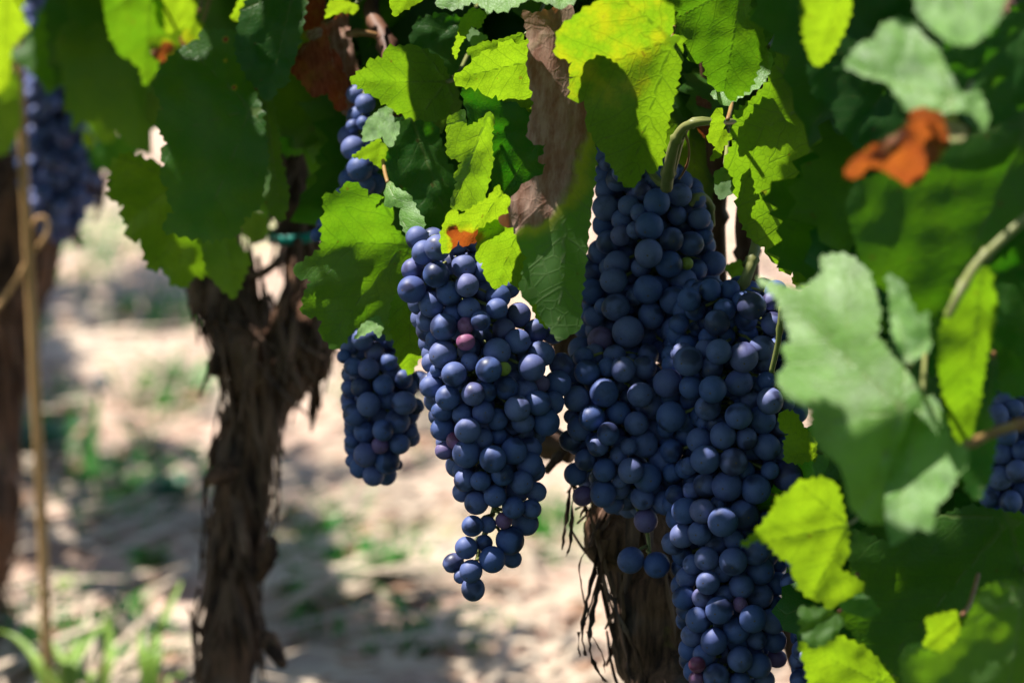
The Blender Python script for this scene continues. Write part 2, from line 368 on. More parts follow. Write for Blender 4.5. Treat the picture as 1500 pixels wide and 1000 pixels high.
GR = [(0, 1), (28, .70), (52, .90), (80, .66), (112, .76), (145, .62), (168, .42), (180, .10)]
def generic_poly(r, n=54, teeth=True):
    out = []
    for i in range(n):
        th = -180+360*(i+.5)/n; rr = np.interp(abs(th), [g[0] for g in GR], [g[1] for g in GR])*(1+r.uniform(-.05, .05))
        if teeth: rr *= 1+(.075 if i % 2 else -.03)
        out.append((rr*math.cos(R(th)), rr*math.sin(R(th))))
    return out
def generic_leaf_mesh(seed, dryamt=0.):
    r = random.Random(seed); poly = generic_poly(r); v2, F = triang(poly, .085, r); V = []; dr = []
    fold = r.uniform(.15, .55); droop = r.uniform(.15, .5); tw = r.uniform(-.3, .3); sd = r.uniform(0, 50)
    for (x, y) in v2:
        z = fold*abs(y)-droop*(max(0, x))**2*.8 - .25*y*y + tw*x*y + 0.15*noise.noise(Vector((x*1.8, y*1.8, sd)))+.025*noise.noise(Vector((x*6, y*6, sd)))
        V.append((x*.06, y*.06, z*.06)); dr.append(dryamt*max(0, 1-.6*abs(math.hypot(x-.6, y)-.2)))
    F = [f if sum(v2[f[i]][0]*v2[f[(i+1) % 3]][1]-v2[f[(i+1) % 3]][0]*v2[f[i]][1] for i in range(3)) > 0 else tuple(reversed(f)) for f in F]
    return finish_leaf('leaf', V, F, v2, dr, False)
GENERIC = [generic_leaf_mesh(s) for s in range(6)]
def generic_leaf(vine, px, py, d, size=1., roll=None, tilt=None, tint=.2, seed=0):
    """size 1 = 6 cm from petiole to tip; the blade hangs tip down facing the camera, then rolls and tilts."""
    r = random.Random(seed*31+9); me = GENERIC[seed % 6]; ob = link('leaf', me, vine, None, P(px, py, d))
    roll = r.uniform(-60, 60) if roll is None else roll; tilt = (r.uniform(-40, 40), r.uniform(-50, 50)) if tilt is None else tilt
    B = Matrix((tuple(-UP), tuple(RT), tuple(-FWD))).transposed()      # leaf x -> down, y -> right, z -> to camera
    M = B @ Euler((R(tilt[1]), R(tilt[0]), R(roll)), 'ZYX').to_matrix()
    ob.rotation_euler = M.to_euler(); ob.scale = (size,)*3; ob['tint'] = float(tint); ob['red'] = 0.0; ob['pale'] = 0.0
    return ob

# ------------------------------------------------------------------ trunks
def organic(name, chains, parent, voxel=.0035, rough=.006, mat=M_BARK, knots=()):
    """one continuous bark surface from several tapered limbs (joined by voxel remeshing)"""
    mb = MB()
    for pts, rad in chains:
        sp = smoothpts(pts, 6); mb.tube(sp, lerpl(rad, len(sp)), 14, jit=.12)
    for k, r_ in knots:
        b = bmesh.new(); bmesh.ops.create_icosphere(b, subdivisions=2, radius=r_, matrix=Matrix.Translation(k)); b.verts.index_update()
        mb.add([v.co.copy() for v in b.verts], [[v.index for v in f.verts] for f in b.faces]); b.free()
    o0 = world_loc(parent); me = mesh(name+'_tmp', [v-o0 for v in mb.V], mb.F); ob = bpy.data.objects.new(name+'_tmp', me); COL.objects.link(ob)
    mod = ob.modifiers.new('r', 'REMESH'); mod.mode = 'VOXEL'; mod.voxel_size = voxel
    me2 = bpy.data.meshes.new_from_object(ob.evaluated_get(bpy.context.evaluated_depsgraph_get())); bpy.data.objects.remove(ob); bpy.data.meshes.remove(me)
    n = len(me2.vertices); co = np.empty(n*3); me2.vertices.foreach_get('co', co); no = np.empty(n*3); me2.vertex_normals.foreach_get('vector', no)
    co = co.reshape(-1, 3); no = no.reshape(-1, 3)
    for i in range(n):
        x, y, z = co[i]; q = Vector((x*48, y*48, z*9)); h = noise.noise(q)+.6*noise.noise(Vector((x*120, y*120, z*22)))+.35*noise.noise(Vector((x*260, y*260, z*40)))
        h += .8*noise.noise(Vector((x*14, y*14, z*14)))
        co[i] += no[i]*(h if h < .9 else .9+(h-.9)*2.2)*rough
    me2.vertices.foreach_set('co', co.ravel()); me2.polygons.foreach_set('use_smooth', [True]*len(me2.polygons)); me2.materials.clear(); me2.materials.append(mat); me2.name = name; me2.update()
    return link(name, me2, parent, None, o0)
def bark_strip(parent, pts, d, wpx, name='bark_strip', wob=3):
    """a torn ribbon of bark hanging from the trunk; pts in photo pixels, built at depth d"""
    sp = smoothpts([P(x, y, d+rnd.uniform(-.008, .008)) for x, y in pts], 5); mb = MB(); n = len(sp); m = mpp(d)
    V = []; F = []
    for i, q in enumerate(sp):
        wd = wpx*m*.5*(1-.65*i/n)*rnd.uniform(.55, 1.3); a = .9*math.sin(i*.5)+.3; ax = RT*math.cos(a)*wd+FWD*math.sin(a)*wd; j = Vector((rnd.uniform(-1, 1), 0, 0))*wob*m*.4
        th = FWD*.0006
        V += [q-ax+j-th, q+ax+j-th, q+ax+j+th, q-ax+j+th]
    for i in range(n-1):
        for k in range(4): F.append((i*4+k, i*4+(k+1) % 4, i*4+4+(k+1) % 4, i*4+4+k))
    mb.add(V, F); return mb.build(name, M_BARK, parent)
def peeling_bark(parent, trunk, n, seed, smin=.02, smax=.07):
    """long fibrous flakes lying along the limbs, their ends lifting off"""
    r = random.Random(seed); me = trunk.data; o0 = world_loc(trunk); mb = MB(); nv = len(me.vertices)
    for k in range(n):
        v = me.vertices[r.randrange(nv)]; nn = Vector(v.normal); p = v.co+o0
        if p.z < .03: continue
        t = (Vector((r.gauss(0, .12), r.gauss(0, .12), -1))); t = (t-nn*t.dot(nn)).normalized(); s = nn.cross(t).normalized(); L = r.uniform(smin, smax); wd = r.uniform(.0012, .0042); lift = r.uniform(.0, .006) if r.random() < .85 else r.uniform(.006, .012); V = []; F = []; m = 6; ph = r.uniform(0, 6)
        for i in range(m):
            u = i/(m-1); q = p+t*(L*(u-.5))+nn*(.0012+lift*max(0, u-.45)**1.5+.0015*math.sin(ph+4*u))+s*(.003*math.sin(ph+3*u)); ww = wd*(1-.75*abs(2*u-1)**2)*r.uniform(.7, 1.2)
            V += [q-s*ww, q+nn*.0012, q+s*ww]
        for i in range(m-1): F += [(i*3, i*3+1, i*3+4, i*3+3), (i*3+1, i*3+2, i*3+5, i*3+4)]
        mb.add(V, F)
    return mb.build('peeling_bark', M_FLAKE, parent, smooth=False)
def down(p, z=-.01): return Vector((p.x, p.y, z))
# ------------------------------------------------------------------ the four vines: trunks, shoots
pb = P(1005, 1060, 2.13)
NEAR = thing('grapevine', down(pb, 0), 'old grapevine with dark peeling trunk directly behind the biggest dark grape bunches', 'grapevine', 'vines of the row')
TN = organic('trunk', [([down(pb+Vector((.02, .0, 0))), P(1010, 1120, 2.13), P(995, 1000, 2.13), P(965, 900, 2.13), P(945, 800, 2.13), P(955, 700, 2.14), P(985, 600, 2.15)], [.036, .031, .028, .027, .026, .03, .026]),
                  ([P(985, 620, 2.15), P(1010, 540, 2.16), P(1038, 460, 2.17), P(1045, 330, 2.18)], [.022, .014, .0085, .007]),
                  ([P(985, 620, 2.15), P(900, 560, 2.17), P(840, 480, 2.2), P(790, 330, 2.22), P(760, 100, 2.25)], [.022, .018, .014, .009, .007]),
                  ([P(915, 800, 2.125), P(892, 770, 2.12), P(880, 735, 2.12)], [.018, .014, .009])], NEAR, .003, .0055, knots=[(P(912, 790, 2.115), .019), (P(965, 870, 2.115), .018)])
for pts, wpx in (([(878, 775), (872, 830), (860, 880), (853, 930), (858, 960)], 12), ([(888, 790), (878, 850), (868, 900), (864, 945), (872, 975), (888, 998)], 14), ([(868, 800), (852, 815), (850, 850), (862, 900)], 4),
                 ([(884, 800), (870, 870), (856, 915)], 6), ([(860, 925), (874, 940), (884, 965), (886, 985)], 4), ([(893, 870), (905, 900), (925, 940), (938, 990)], 9), ([(900, 875), (912, 915), (935, 960), (948, 1010)], 9),
                 ([(838, 690), (834, 730), (828, 770), (823, 805)], 9), ([(842, 695), (838, 750), (836, 790), (830, 815)], 8), ([(870, 750), (858, 742), (850, 758)], 7), ([(848, 925), (848, 950), (850, 962)], 5),
                 ([(940, 985), (925, 990), (915, 996)], 3), ([(868, 800), (858, 806), (855, 812)], 3)):
    bark_strip(NEAR, pts, 2.10, wpx)
def shoot(parent, pts, rad, mat=None, n=9, name='shoot'):
    mb = MB(); sp = smoothpts([P(*q) for q in pts], 6); rr = lerpl(rad if hasattr(rad, '__len__') else [rad, rad*.8], len(sp))
    rr = [q*(1.35 if i % 9 == 4 else 1) for i, q in enumerate(rr)]; mb.tube(sp, rr, n); return mb.build(name, mat or M_CANE, parent)
shoot(NEAR, [(800, 690, 2.13), (825, 660, 2.14), (845, 640, 2.15), (880, 600, 2.16)], [.002, .003, .004], M_BARK)
shoot(NEAR, [(1045, 460, 2.17), (1048, 400, 2.17), (1046, 330, 2.16), (1050, 250, 2.15), (1040, 120, 2.12), (1020, -60, 2.1), (1000, -250, 2.1)], [.0075, .0065, .0065, .006, .005, .004, .003])
shoot(NEAR, [(1082, 560, 2.17), (1092, 460, 2.17), (1095, 380, 2.16), (1092, 320, 2.15), (1110, 200, 2.13), (1130, 60, 2.1), (1160, -120, 2.08)], [.009, .007, .006, .0055, .0045, .004])
shoot(NEAR, [(1120, 640, 2.16), (1190, 520, 2.14), (1222, 400, 2.12), (1226, 300, 2.1), (1222, 200, 2.08), (1230, 50, 2.02), (1250, -150, 1.98)], [.006, .005, .004, .0038, .0035])
shoot(NEAR, [(535, -80, 2.24), (545, 20, 2.2), (565, 60, 2.18), (575, 110, 2.17), (600, 260, 2.2), (650, 420, 2.2), (720, 600, 2.2), (840, 660, 2.18)], [.004, .005, .005, .0045, .006, .008])
shoot(NEAR, [(510, 50, 2.18), (530, 48, 2.17), (552, 52, 2.17)], .0022, M_REDSTEM, 7, 'tendril')
shoot(NEAR, [(1085, 440, 2.03), (1092, 412, 2.02), (1101, 385, 2.02), (1108, 355, 2.03), (1112, 320, 2.06)], [.0031, .003, .0026], M_GREENSTEM)
shoot(NEAR, [(1085, 436, 2.035), (1070, 440, 2.04), (1058, 432, 2.06)], [.0028, .002], M_GREENSTEM)
shoot(NEAR, [(976, 275, 2.02), (981, 240, 2.0), (989, 208, 1.99), (1002, 187, 1.985), (1022, 180, 1.98), (1050, 179, 1.99), (1075, 178, 2.03)], [.0034, .003, .0024, .0018, .0016], M_GREENSTEM)
shoot(NEAR, [(1002, 190, 1.987), (1009, 215, 1.99), (1007, 240, 2.0), (995, 262, 2.02)], [.0007, .0006], M_REDSTEM, 6, 'tendril')
shoot(NEAR, [(1010, 300, 2.06), (1025, 286, 2.06), (1040, 300, 2.07), (1043, 330, 2.08)], .0022, M_GREENSTEM)
shoot(NEAR, [(1145, 450, 1.96), (1140, 500, 1.965), (1130, 545, 1.97)], [.0016, .0014], M_GREENSTEM)
shoot(NEAR, [(1150, 905, 2.16), (1162, 960, 2.15), (1180, 1000, 2.15), (1200, 1080, 2.15), (1210, 1300, 2.15)], [.003, .0045, .005, .006], M_CANE)

mbp = P(330, 1060, 2.5)
MID = thing('grapevine', down(mbp, 0), 'middle grapevine forking like a Y with rough brown trunk and green tie', 'grapevine', 'vines of the row')
TM = organic('trunk', [([down(mbp), P(328, 1050, 2.5), P(334, 930, 2.5), P(345, 800, 2.5), P(355, 700, 2.5), P(375, 600, 2.5), P(390, 530, 2.5), P(400, 480, 2.5)], [.022, .0170, .0165, .017, .0180, .0195, .024, .025]),
                  ([P(385, 560, 2.49), P(350, 500, 2.49), P(318, 450, 2.5), P(290, 400, 2.51)], [.022, .020, .014, .009]),
                  ([P(380, 560, 2.5), P(368, 490, 2.5), P(362, 430, 2.5), P(356, 385, 2.5), P(340, 335, 2.5)], [.020, .015, .009, .005, .0035]),
                  ([P(395, 560, 2.51), P(435, 520, 2.51), P(456, 465, 2.52), P(447, 400, 2.52), P(438, 330, 2.52), P(432, 230, 2.53), P(440, 130, 2.53)], [.024, .022, .0165, .0105, .012, .0075, .0065])], MID, .004, .006)
shoot(MID, [(395, 500, 2.48), (415, 440, 2.48), (430, 400, 2.49), (436, 350, 2.5)], [.0042, .0035, .003], M_BARK)
shoot(MID, [(360, 400, 2.5), (380, 402, 2.49), (405, 385, 2.49), (420, 365, 2.5)], [.003, .0025], M_BARK)
for q in ([(400, 790, 2.47), (390, 820, 2.48), (378, 850, 2.49)], [(345, 690, 2.48), (318, 695, 2.47), (302, 706, 2.46)], [(385, 925, 2.48), (398, 945, 2.47), (415, 975, 2.46)], [(310, 530, 2.48), (322, 540, 2.47)]):
    shoot(MID, q, [.0035, .0065, .003], M_BARK, 7, 'spur')
for pts in ([(292, 860), (284, 900), (288, 960), (285, 1010)], [(330, 560), (322, 590), (326, 640)], [(410, 690), (408, 740), (398, 790)], [(300, 700), (298, 780), (292, 850)]): bark_strip(MID, pts, 2.475, 9)
tie = MB(); c = P(434, 342, 2.52); ring = [c + (RT*math.cos(i*math.pi/8) + (FWD*.95+UP*.25)*math.sin(i*math.pi/8))*.0175 + UP*.0018*math.cos(i*math.pi/8) for i in range(17)]
V = []; F = []
for i, q in enumerate(ring):
    n_ = (q-c).normalized(); V += [q-UP*.003, q+UP*.003, q+UP*.003+n_*.0012, q-UP*.003+n_*.0012]
for i in range(16):
    for k in range(4): F.append((i*4+k, i*4+(k+1) % 4, i*4+4+(k+1) % 4, i*4+4+k))
tie.add(V, F); tie.tube([c+RT*.017+FWD*-.003, c+RT*.026+FWD*-.006+UP*.003], .0018, 6)
tag(tie.build('vine_tie', M_TIE), 'teal plastic tie wrapped around the middle trunk', 'plant tie')

fb = G(-60, 900)
FAR = thing('grapevine', fb, 'blurred grapevine trunk behind the thin tan stalk, with one dark bunch', 'grapevine', 'vines of the row')
TF = organic('trunk', [([down(fb), P(-40, 800, 3.15), P(-14, 650, 3.15), P(2, 520, 3.15), P(18, 420, 3.15), P(35, 330, 3.15), P(45, 240, 3.15)], [.035, .028, .024, .025, .03, .034, .03]),
                  ([P(35, 320, 3.15), P(70, 260, 3.15), P(110, 150, 3.15), P(150, 30, 3.15), P(170, -100, 3.15)], [.025, .016, .011, .009, .007]),
                  ([P(30, 320, 3.15), P(0, 240, 3.15), P(-30, 60, 3.15)], [.026, .018, .01])], FAR, .006, .007)
for pts in ([(150, 235), (165, 250), (130, 290), (108, 330)], [(140, 240), (150, 280), (138, 325)], [(125, 300), (112, 340), (118, 365)], [(150, 240), (135, 262), (120, 310)]): bark_strip(FAR, pts, 3.0, 20)

rb = P(1690, 1060, 1.62)
RIGHT = thing('grapevine', down(rb, 0), 'closest grapevine, its broad pale sunlit leaves hanging over the right edge', 'grapevine', 'vines of the row')
organic('trunk', [([down(rb), P(1690, 1060, 1.62), P(1680, 800, 1.63), P(1660, 560, 1.64), P(1600, 300, 1.66), P(1500, 60, 1.7), P(1420, -120, 1.72)], [.032, .028, .027, .026, .014, .009, .006]),
                  ([P(1670, 560, 1.64), P(1700, 200, 1.62), P(1690, -150, 1.6)], [.02, .012, .007])], RIGHT, .004, .006)
shoot(RIGHT, [(1640, 560, 1.64), (1560, 600, 1.63), (1500, 620, 1.62), (1460, 632, 1.62), (1415, 652, 1.6)], [.003, .0024, .0022, .0018], M_REDSTEM)
shoot(RIGHT, [(1570, 260, 1.6), (1500, 322, 1.6), (1450, 368, 1.595), (1425, 395, 1.59), (1405, 430, 1.58), (1388, 465, 1.58)], [.0018, .002, .0021, .002, .0016], M_GREENSTEM)
shoot(RIGHT, [(1660, 700, 1.63), (1560, 800, 1.75), (1450, 850, 1.92), (1330, 830, 1.93)], [.003, .002, .0015], M_GREENSTEM)

peeling_bark(NEAR, TN, 300, 1); peeling_bark(MID, TM, 420, 2, .02, .08); peeling_bark(FAR, TF, 160, 3, .03, .1)

# ------------------------------------------------------------------ grape bunches
GSEED = [0]
gm = None
def grape_mesh():
    b = bmesh.new(); bmesh.ops.create_uvsphere(b, u_segments=28, v_segments=18, radius=.0064)
    for v in b.verts:
        v.co.z *= 1.03
        if v.co.z < -.0063: v.co.z += .00025
    for f in b.faces: f.smooth = True
    me = bpy.data.meshes.new('grape'); b.to_mesh(me); b.free(); me.materials.append(M_GRAPE); return me
GRAPE = grape_mesh()
def bunch(label, grapes, d0, axis, width, fill=0, group=None, bulge=.75, fillseed=1, gapmax=None, gapu=.74, peduncle=None):
    """grapes: (px, py, r_px[, layer[, ripe]]); axis: spine of the bunch in photo pixels; width: half width along it"""
    r = random.Random(fillseed); ay = [q[1] for q in axis]; ax = [q[0] for q in axis]
    root = thing('grape_bunch', P(ax[0], ay[0], d0), label, 'grapes', group)
    def spine(y): return float(np.interp(y, ay, ax)), float(np.interp(y, ay, width))
    m = mpp(d0); G_ = []
    for g in grapes:
        x, y, rr = g[:3]; rr *= 1.06; lay = g[3] if len(g) > 3 else 0; rp = g[4] if len(g) > 4 else 0
        sx, sw = spine(y); u = min(1, abs(x-sx)/max(sw, 1)); D = d0 - bulge*sw*m*math.sqrt(max(0, 1-u*u)) + lay*rr*1.15*m
        G_.append([x, y, rr, D, rp])
    n0 = len(G_)
    for k in range(fill):
        for _ in range(250):
            y = r.uniform(ay[0], min(gapmax or 9e9, ay[-1]) if (gapmax or 9) > 9 else ay[-1]); sx, sw = spine(y); u = r.uniform(-.8, .8); x = sx+u*sw; rr = r.uniform(14, 18)
            D = d0 + r.uniform(-.25, .8)*sw*m*math.sqrt(1-u*u)
            if all((x-q[0])**2+(y-q[1])**2+((D-q[3])/m)**2 > (.74*(rr+q[2]))**2 for q in G_): G_.append([x, y, rr, D, 0]); break
    gy = ay[0]                                        # no see-through holes: a berry behind every gap
    while gy < (gapmax or ay[-1]):
        sx, sw = spine(gy)
        for u in np.arange(-gapu, gapu+.01, 7/max(sw, 8)):
            x = sx+u*sw
            if not any((x-q[0])**2+(gy-q[1])**2 < (.80*q[2])**2 for q in G_):
                G_.append([x+r.uniform(-3, 3), gy+r.uniform(-3, 3), r.uniform(14, 18), d0+r.uniform(.1, .55)*sw*m*math.sqrt(1-u*u), 0])
        gy += 7
    for it in range(40):
        for i in range(len(G_)):
            for j in range(i):
                A, B = G_[i], G_[j]; s2 = (A[0]-B[0])**2+(A[1]-B[1])**2; mn = .95*(A[2]+B[2])
                if s2 < mn*mn:
                    need = math.sqrt(mn*mn-s2)*m; dz = A[3]-B[3]
                    if abs(dz) < need:
                        sg = 1 if dz >= 0 else -1; q = (need-abs(dz))*.35; A[3] += sg*q; B[3] -= sg*q*.6
    mbs = MB(); sp3 = []
    for y in np.linspace(ay[0], ay[-1], 14):
        sx, sw = spine(y); sp3.append(P(sx+r.uniform(-3, 3), y, d0+.1*sw*m))
    mbs.tube(smoothpts(sp3, 3), lerpl([.0022, .0018, .0009], 40), 7)
    if peduncle: mbs.tube(smoothpts([P(*q) for q in peduncle]+[sp3[0]], 4), .0021, 7)
    inner = MB()
    for gi, (x, y, rr, D, rp) in enumerate(G_):
        c = P(x, y, D); yy = max(ay[0], y-rr*1.1); sx, sw = spine(yy); a = P(sx, yy, d0+.1*sw*m); mid = (a+c)/2+Vector((0, 0, .003))
        axd = (c-a).normalized() if (c-a).length > 1e-4 else Vector((0, 0, -1)); GSEED[0] += 1; q = random.Random(GSEED[0])
        R_ = rr*mpp(D); at = c-axd*R_*.95
        if (at-a).length > .004: mbs.tube([a, mid*.5+(a+at)*.25, at], [.0011, .0008, .0009], 5); mbs.tube([at-axd*.0006, at+axd*.0009], [.0012, .0016], 6)
        if gi >= 100:
            inner.add([c+v.co*(R_/.0064) for v in GRAPE.vertices], [p.vertices for p in GRAPE.polygons]); continue
        o = link('grape', GRAPE, root, None, c); o.scale = Vector((q.uniform(.96, 1.03), q.uniform(.96, 1.03), q.uniform(.97, 1.07)))*(R_/.0064)
        ax2 = (axd+Vector((q.uniform(-.25, .25), q.uniform(-.25, .25), q.uniform(-.25, .25)))).normalized(); o.rotation_euler = (-ax2).to_track_quat('Z', 'Y').to_euler()
        o['ripe'] = float(rp if rp else (q.uniform(.0, .12) if q.random() < .15 else 0))
    mbs.build('stem', M_GREENSTEM, root)
    if inner.V: tag(inner.build('inner_grapes', M_GRAPE, root), kind='stuff')
    return root
A = [(621,370,17),(641,363,18),(605,395,16,.4),(639,402,19),(603,424,19),(679,390,17),(684,418,17),(632,446,18,1),(658,430,18,.9),(687,452,16,.3),(664,460,15,1),(650,479,19),(682,477,12,.3,.75),(704,470,14,.1),
 (682,500,13,0,1.0),(636,496,12,.8),(649,519,19),(688,529,13,.5),(728,515,19,.8),(716,541,18),(730,434,17,.3),(728,452,15,.9),(744,420,16,.7),(760,461,17,.2),(738,482,15,.4),(758,500,18),(708,396,14,1.2),
 (665,548,18),(632,566,16,.3),(640,542,10,.9),(656,582,18),(693,577,17,.3),(648,601,15,.9),(679,607,16,.3),(712,574,15,1),(708,604,16,.5),(649,628,17,.3),(685,630,18),(728,614,16,.9),(666,645,12,.9,.8),
 (706,642,16,.5),(651,660,13,.2,.3),(683,664,20),(722,672,19),(753,660,19),(738,540,10,.5,2),(779,538,19,.1),(793,518,18),(822,534,17,.4),(790,562,14,.9,.35),(817,562,19,.3),(741,568,17,1),(758,598,18,.6),(788,590,18,.6),
 (800,618,19,.7),(776,680,18,.9),(730,638,13,1),(766,618,16,1.2),(786,484,16,.4),(810,486,17,1.1),(682,703,16,.2),(704,704,14,.1),(698,736,17),(725,726,16),(736,695,16,.8),(764,706,17,.5),(785,720,14,.9),(781,688,16,1),
 (752,743,16),(778,745,14,.8),(738,762,12,.5,.6),(769,765,18,.4),(692,770,15),(714,768,12,1.2),(683,802,16),(747,791,20,.2),(709,795,12,1),(664,824,14,.1),(721,819,19),(750,818,13,1),(690,836,16),(693,862,17),(675,844,10,.9),(810,590,16,1.2),(770,572,17,1.1)]
bunch('long dark grape bunch with sunlit left side and one small pink grape', A, 2.01, [(655,350),(668,440),(705,520),(715,600),(722,680),(728,740),(705,800),(692,865)], [60,72,100,105,72,58,45,22], fill=40, fillseed=3, gapmax=735, group='grape bunches')
B = [(531,497,15),(504,522,10,.4),(540,540,15),(517,537,13,.5),(570,530,13,.4),(529,567,15),(511,567,11,.6),(562,564,15),(590,555,14,.3),(615,557,14,.5),(540,592,17),(512,595,11,.6),(519,607,16),(567,585,14,.7),(592,590,17),(609,595,11,.7),
 (582,617,18),(534,632,15,.4),(561,630,15,.3),(602,632,10,.6),(515,646,10,.4),(557,652,12,.3,.5),(585,650,15,.3),(535,666,17),(517,674,10,.6),(567,675,18),(581,680,8,.9),(547,696,15,.2),(548,515,14,.5),(575,548,13,.9),(600,640,14,.9)]
bunch('small shaded grape bunch hanging clear of the others, under the lobed leaf', B, 2.13, [(545,485),(555,540),(560,600),(556,650),(548,700)], [45,58,58,48,20], fill=34, fillseed=5, group='grape bunches')
C = [(962,296,19),(996,286,17,.2),(921,301,15,.5),(887,304,19,.9),(951,332,20),(937,312,13,.8),(992,316,14,1),(911,322,15,.9),(884,330,16,1.2),(984,351,17),(1012,357,18,.5),(950,371,20),(930,337,12,1),(1024,320,16,1),(1032,347,12,1),
 (980,387,19),(939,392,14,.8),(1045,386,18,.7),(1002,411,18,.4),(949,424,20),(904,386,18,1),(899,411,19,.7),(1040,425,20,.5),(987,440,20,.3),(930,434,13,.9),(902,450,19,.3),(884,449,12,.9),(954,462,19,.4),(864,390,17,1),(865,427,18,.8),
 (891,355,17,1.1),(1050,462,17,.6),(866,462,15,.7),(940,280,14,.8),(960,262,16,1),(978,250,15,.7),(884,258,17,.7),(890,240,11,.3),(879,228,12,.3),(1006,386,9,.9,2),(920,486,22),(880,497,18,.3,.35),(989,483,19),(870,464,14,.6),(852,512,19,.3),(984,506,13,.8),(1013,499,16,.2),(910,345,15,1.3),(1020,395,15,1.2),(965,420,15,1.2)]
bunch('deeply shaded upper grape bunch under the big yellow-green leaf', C, 2.07, [(945,235),(955,290),(960,340),(958,420),(945,480),(940,520)], [45,75,85,100,95,70], fill=60, fillseed=7, gapu=.9, group='grape bunches', peduncle=[(1050,179,1.99),(1005,185,1.985),(976,270,2.02)])
D = [(860,545,18),(839,550,11,.6),(890,538,14,.5),(913,541,18),(944,538,17,.2),(885,575,20),(845,584,18),(938,578,18,.3),(867,584,12,.9),(867,612,18),(850,626,18,.3),(838,610,11,.7),(835,645,15,.3),(906,604,17,.9),(932,620,17,.2),(891,635,16),
 (870,646,12,.7),(918,582,12,1),(858,673,15),(843,694,16,.2),(876,653,15,.3),(886,688,17),(854,726,14,.2,.45),(884,723,19),(943,649,20),(921,654,12,.7),(924,689,18),(948,699,20),(972,673,20),(908,703,12,1),(941,729,17,.3),(975,736,18),(946,762,17,.4,.3),
 (907,666,14,.9),(989,698,17,.9),(924,820,18),(962,827,18,.1),(952,595,20),(964,630,18,.2),(957,548,13,.9),(985,645,16,.8)]
bunch('grape bunch just left of the longest one, two loose grapes dangling before the trunk', D, 2.04, [(900,520),(905,570),(905,640),(915,700),(945,760),(950,830)], [65,78,80,72,45,35], fill=60, fillseed=9, gapu=.8, gapmax=745, group='grape bunches')
E = [(1050,473,18,.8),(1101,448,20,.9),(1061,454,16,1.2),(1130,441,13,1),(1132,474,17,.9),(1033,511,14,.5),(1053,515,18,.1),(1089,523,21),(1116,509,18,.6),(1008,529,21),(1042,540,17,.4),(978,561,20),(1012,567,17,.2),(1044,570,20),(1083,560,19,.3),(1123,558,14,.6),(1120,531,15,.9),
 (1037,597,18,.4),(1128,587,19),(1082,609,19),(1100,585,15,.9),(1116,615,20,.2),(1059,638,19),(1024,645,18),(1093,642,16,.2),(983,610,21),(1155,592,9,.2),(1142,626,13,.8),(1032,618,12,.9),(1048,620,14,1),(1033,673,21),(1074,676,20),(1123,654,19),(1146,662,12,.5),(1010,682,13,.6),(1033,710,17,.3),(1065,712,21,.3),(1107,716,21),
 (1128,689,13,.8),(1153,697,21),(1191,679,9,.2),(1191,696,9,.2),(1014,718,13,.7),(1004,748,19),(1029,748,18,.2),(1059,764,21),(1090,753,21),(1000,784,18),(1025,780,17,.2),(1052,738,12,.9),(986,795,16,.4),(1050,796,16,.9),(1035,818,17,.3),(1106,806,20,.5),(1074,822,20),(1015,826,14,.7),(1058,833,19,.4),
 (1007,845,16,.2),(1037,853,17),(1114,836,19,.5),(1125,816,13,1),(1002,875,17),(1029,875,15,.4),(1086,858,18,.8),(1054,893,20),(1084,885,11,.6,.6),(1113,872,18,.8),(1103,906,20),(1132,909,18,.7),(1023,907,18),(1079,922,19,.2),(1014,930,16,.3),(1046,939,19),(1032,958,16,.5),(1084,965,18),(1111,974,18,.5),
 (1021,973,12,.2,.9),(1049,990,18),(1020,994,11,.3,.7),(1084,1000,16,.6),(1134,938,17,.8),(1138,964,13,.9,.5),(1108,936,14,1),(1138,854,16,1),(1120,995,14,1),(1062,870,14,1.1),(1075,790,15,1.2),(1090,690,15,1.2)]
bunch('longest dark grape bunch, reaching the ground side between trunk and pale leaves', E, 2.02, [(1075,425),(1075,500),(1070,600),(1075,700),(1068,800),(1070,900),(1070,1010)], [70,95,105,100,80,72,60], fill=75, fillseed=11, gapu=.9, group='grape bunches', peduncle=[(1112,320,2.06),(1101,385,2.03)])
Fq = [(1158,852,14),(1172,888,13),(1165,912,11),(1179,962,10),(1185,870,15,.5),(1190,905,15,.6),(1195,935,15,.5),(1195,840,15,.7),(1205,965,14,.7),(1210,880,15,.9),(1188,985,13,.5),(1172,925,10,.9)]
bunch('few grapes peeping from behind the toothed yellow-green leaf near the bottom', Fq, 2.0, [(1190,820),(1195,900),(1192,1000)], [30,35,25], fill=6, fillseed=13, group='grape bunches')
Gq = [(535,152,14),(517,185,10,.2),(532,180,10,.3),(517,217,17),(527,247,18,.2),(540,240,15,.4),(512,262,15,.4),(536,268,14,.5),(545,215,13,.8),(548,185,13,.8),(525,285,13,.6),(465,344,10,.2),(475,330,12,.7)]
bunch('little cluster of sunlit grapes beside the curled dark red leaf', Gq, 2.15, [(535,135),(530,200),(527,290)], [22,28,25], fill=6, fillseed=15, gapmax=1, group='grape bunches')
Hq = [(1460,608,17),(1486,598,13,.4),(1474,636,16,.2),(1465,700,17,.3),(1490,690,16),(1450,728,15,.3),(1480,735,17),(1497,660,15,.5),(1500,620,16,.6),(1468,665,15,.8),(1500,720,15,.5),(1455,690,13,1),(1490,765,15,.4),(1462,755,14,.8)]
bunch('half hidden blurred grapes crossed by a reddish leaf stalk at the far side', Hq, 1.86, [(1480,585),(1482,650),(1478,780)], [30,38,30], fill=12, fillseed=17, group='grape bunches')
r = random.Random(4); Iq = []
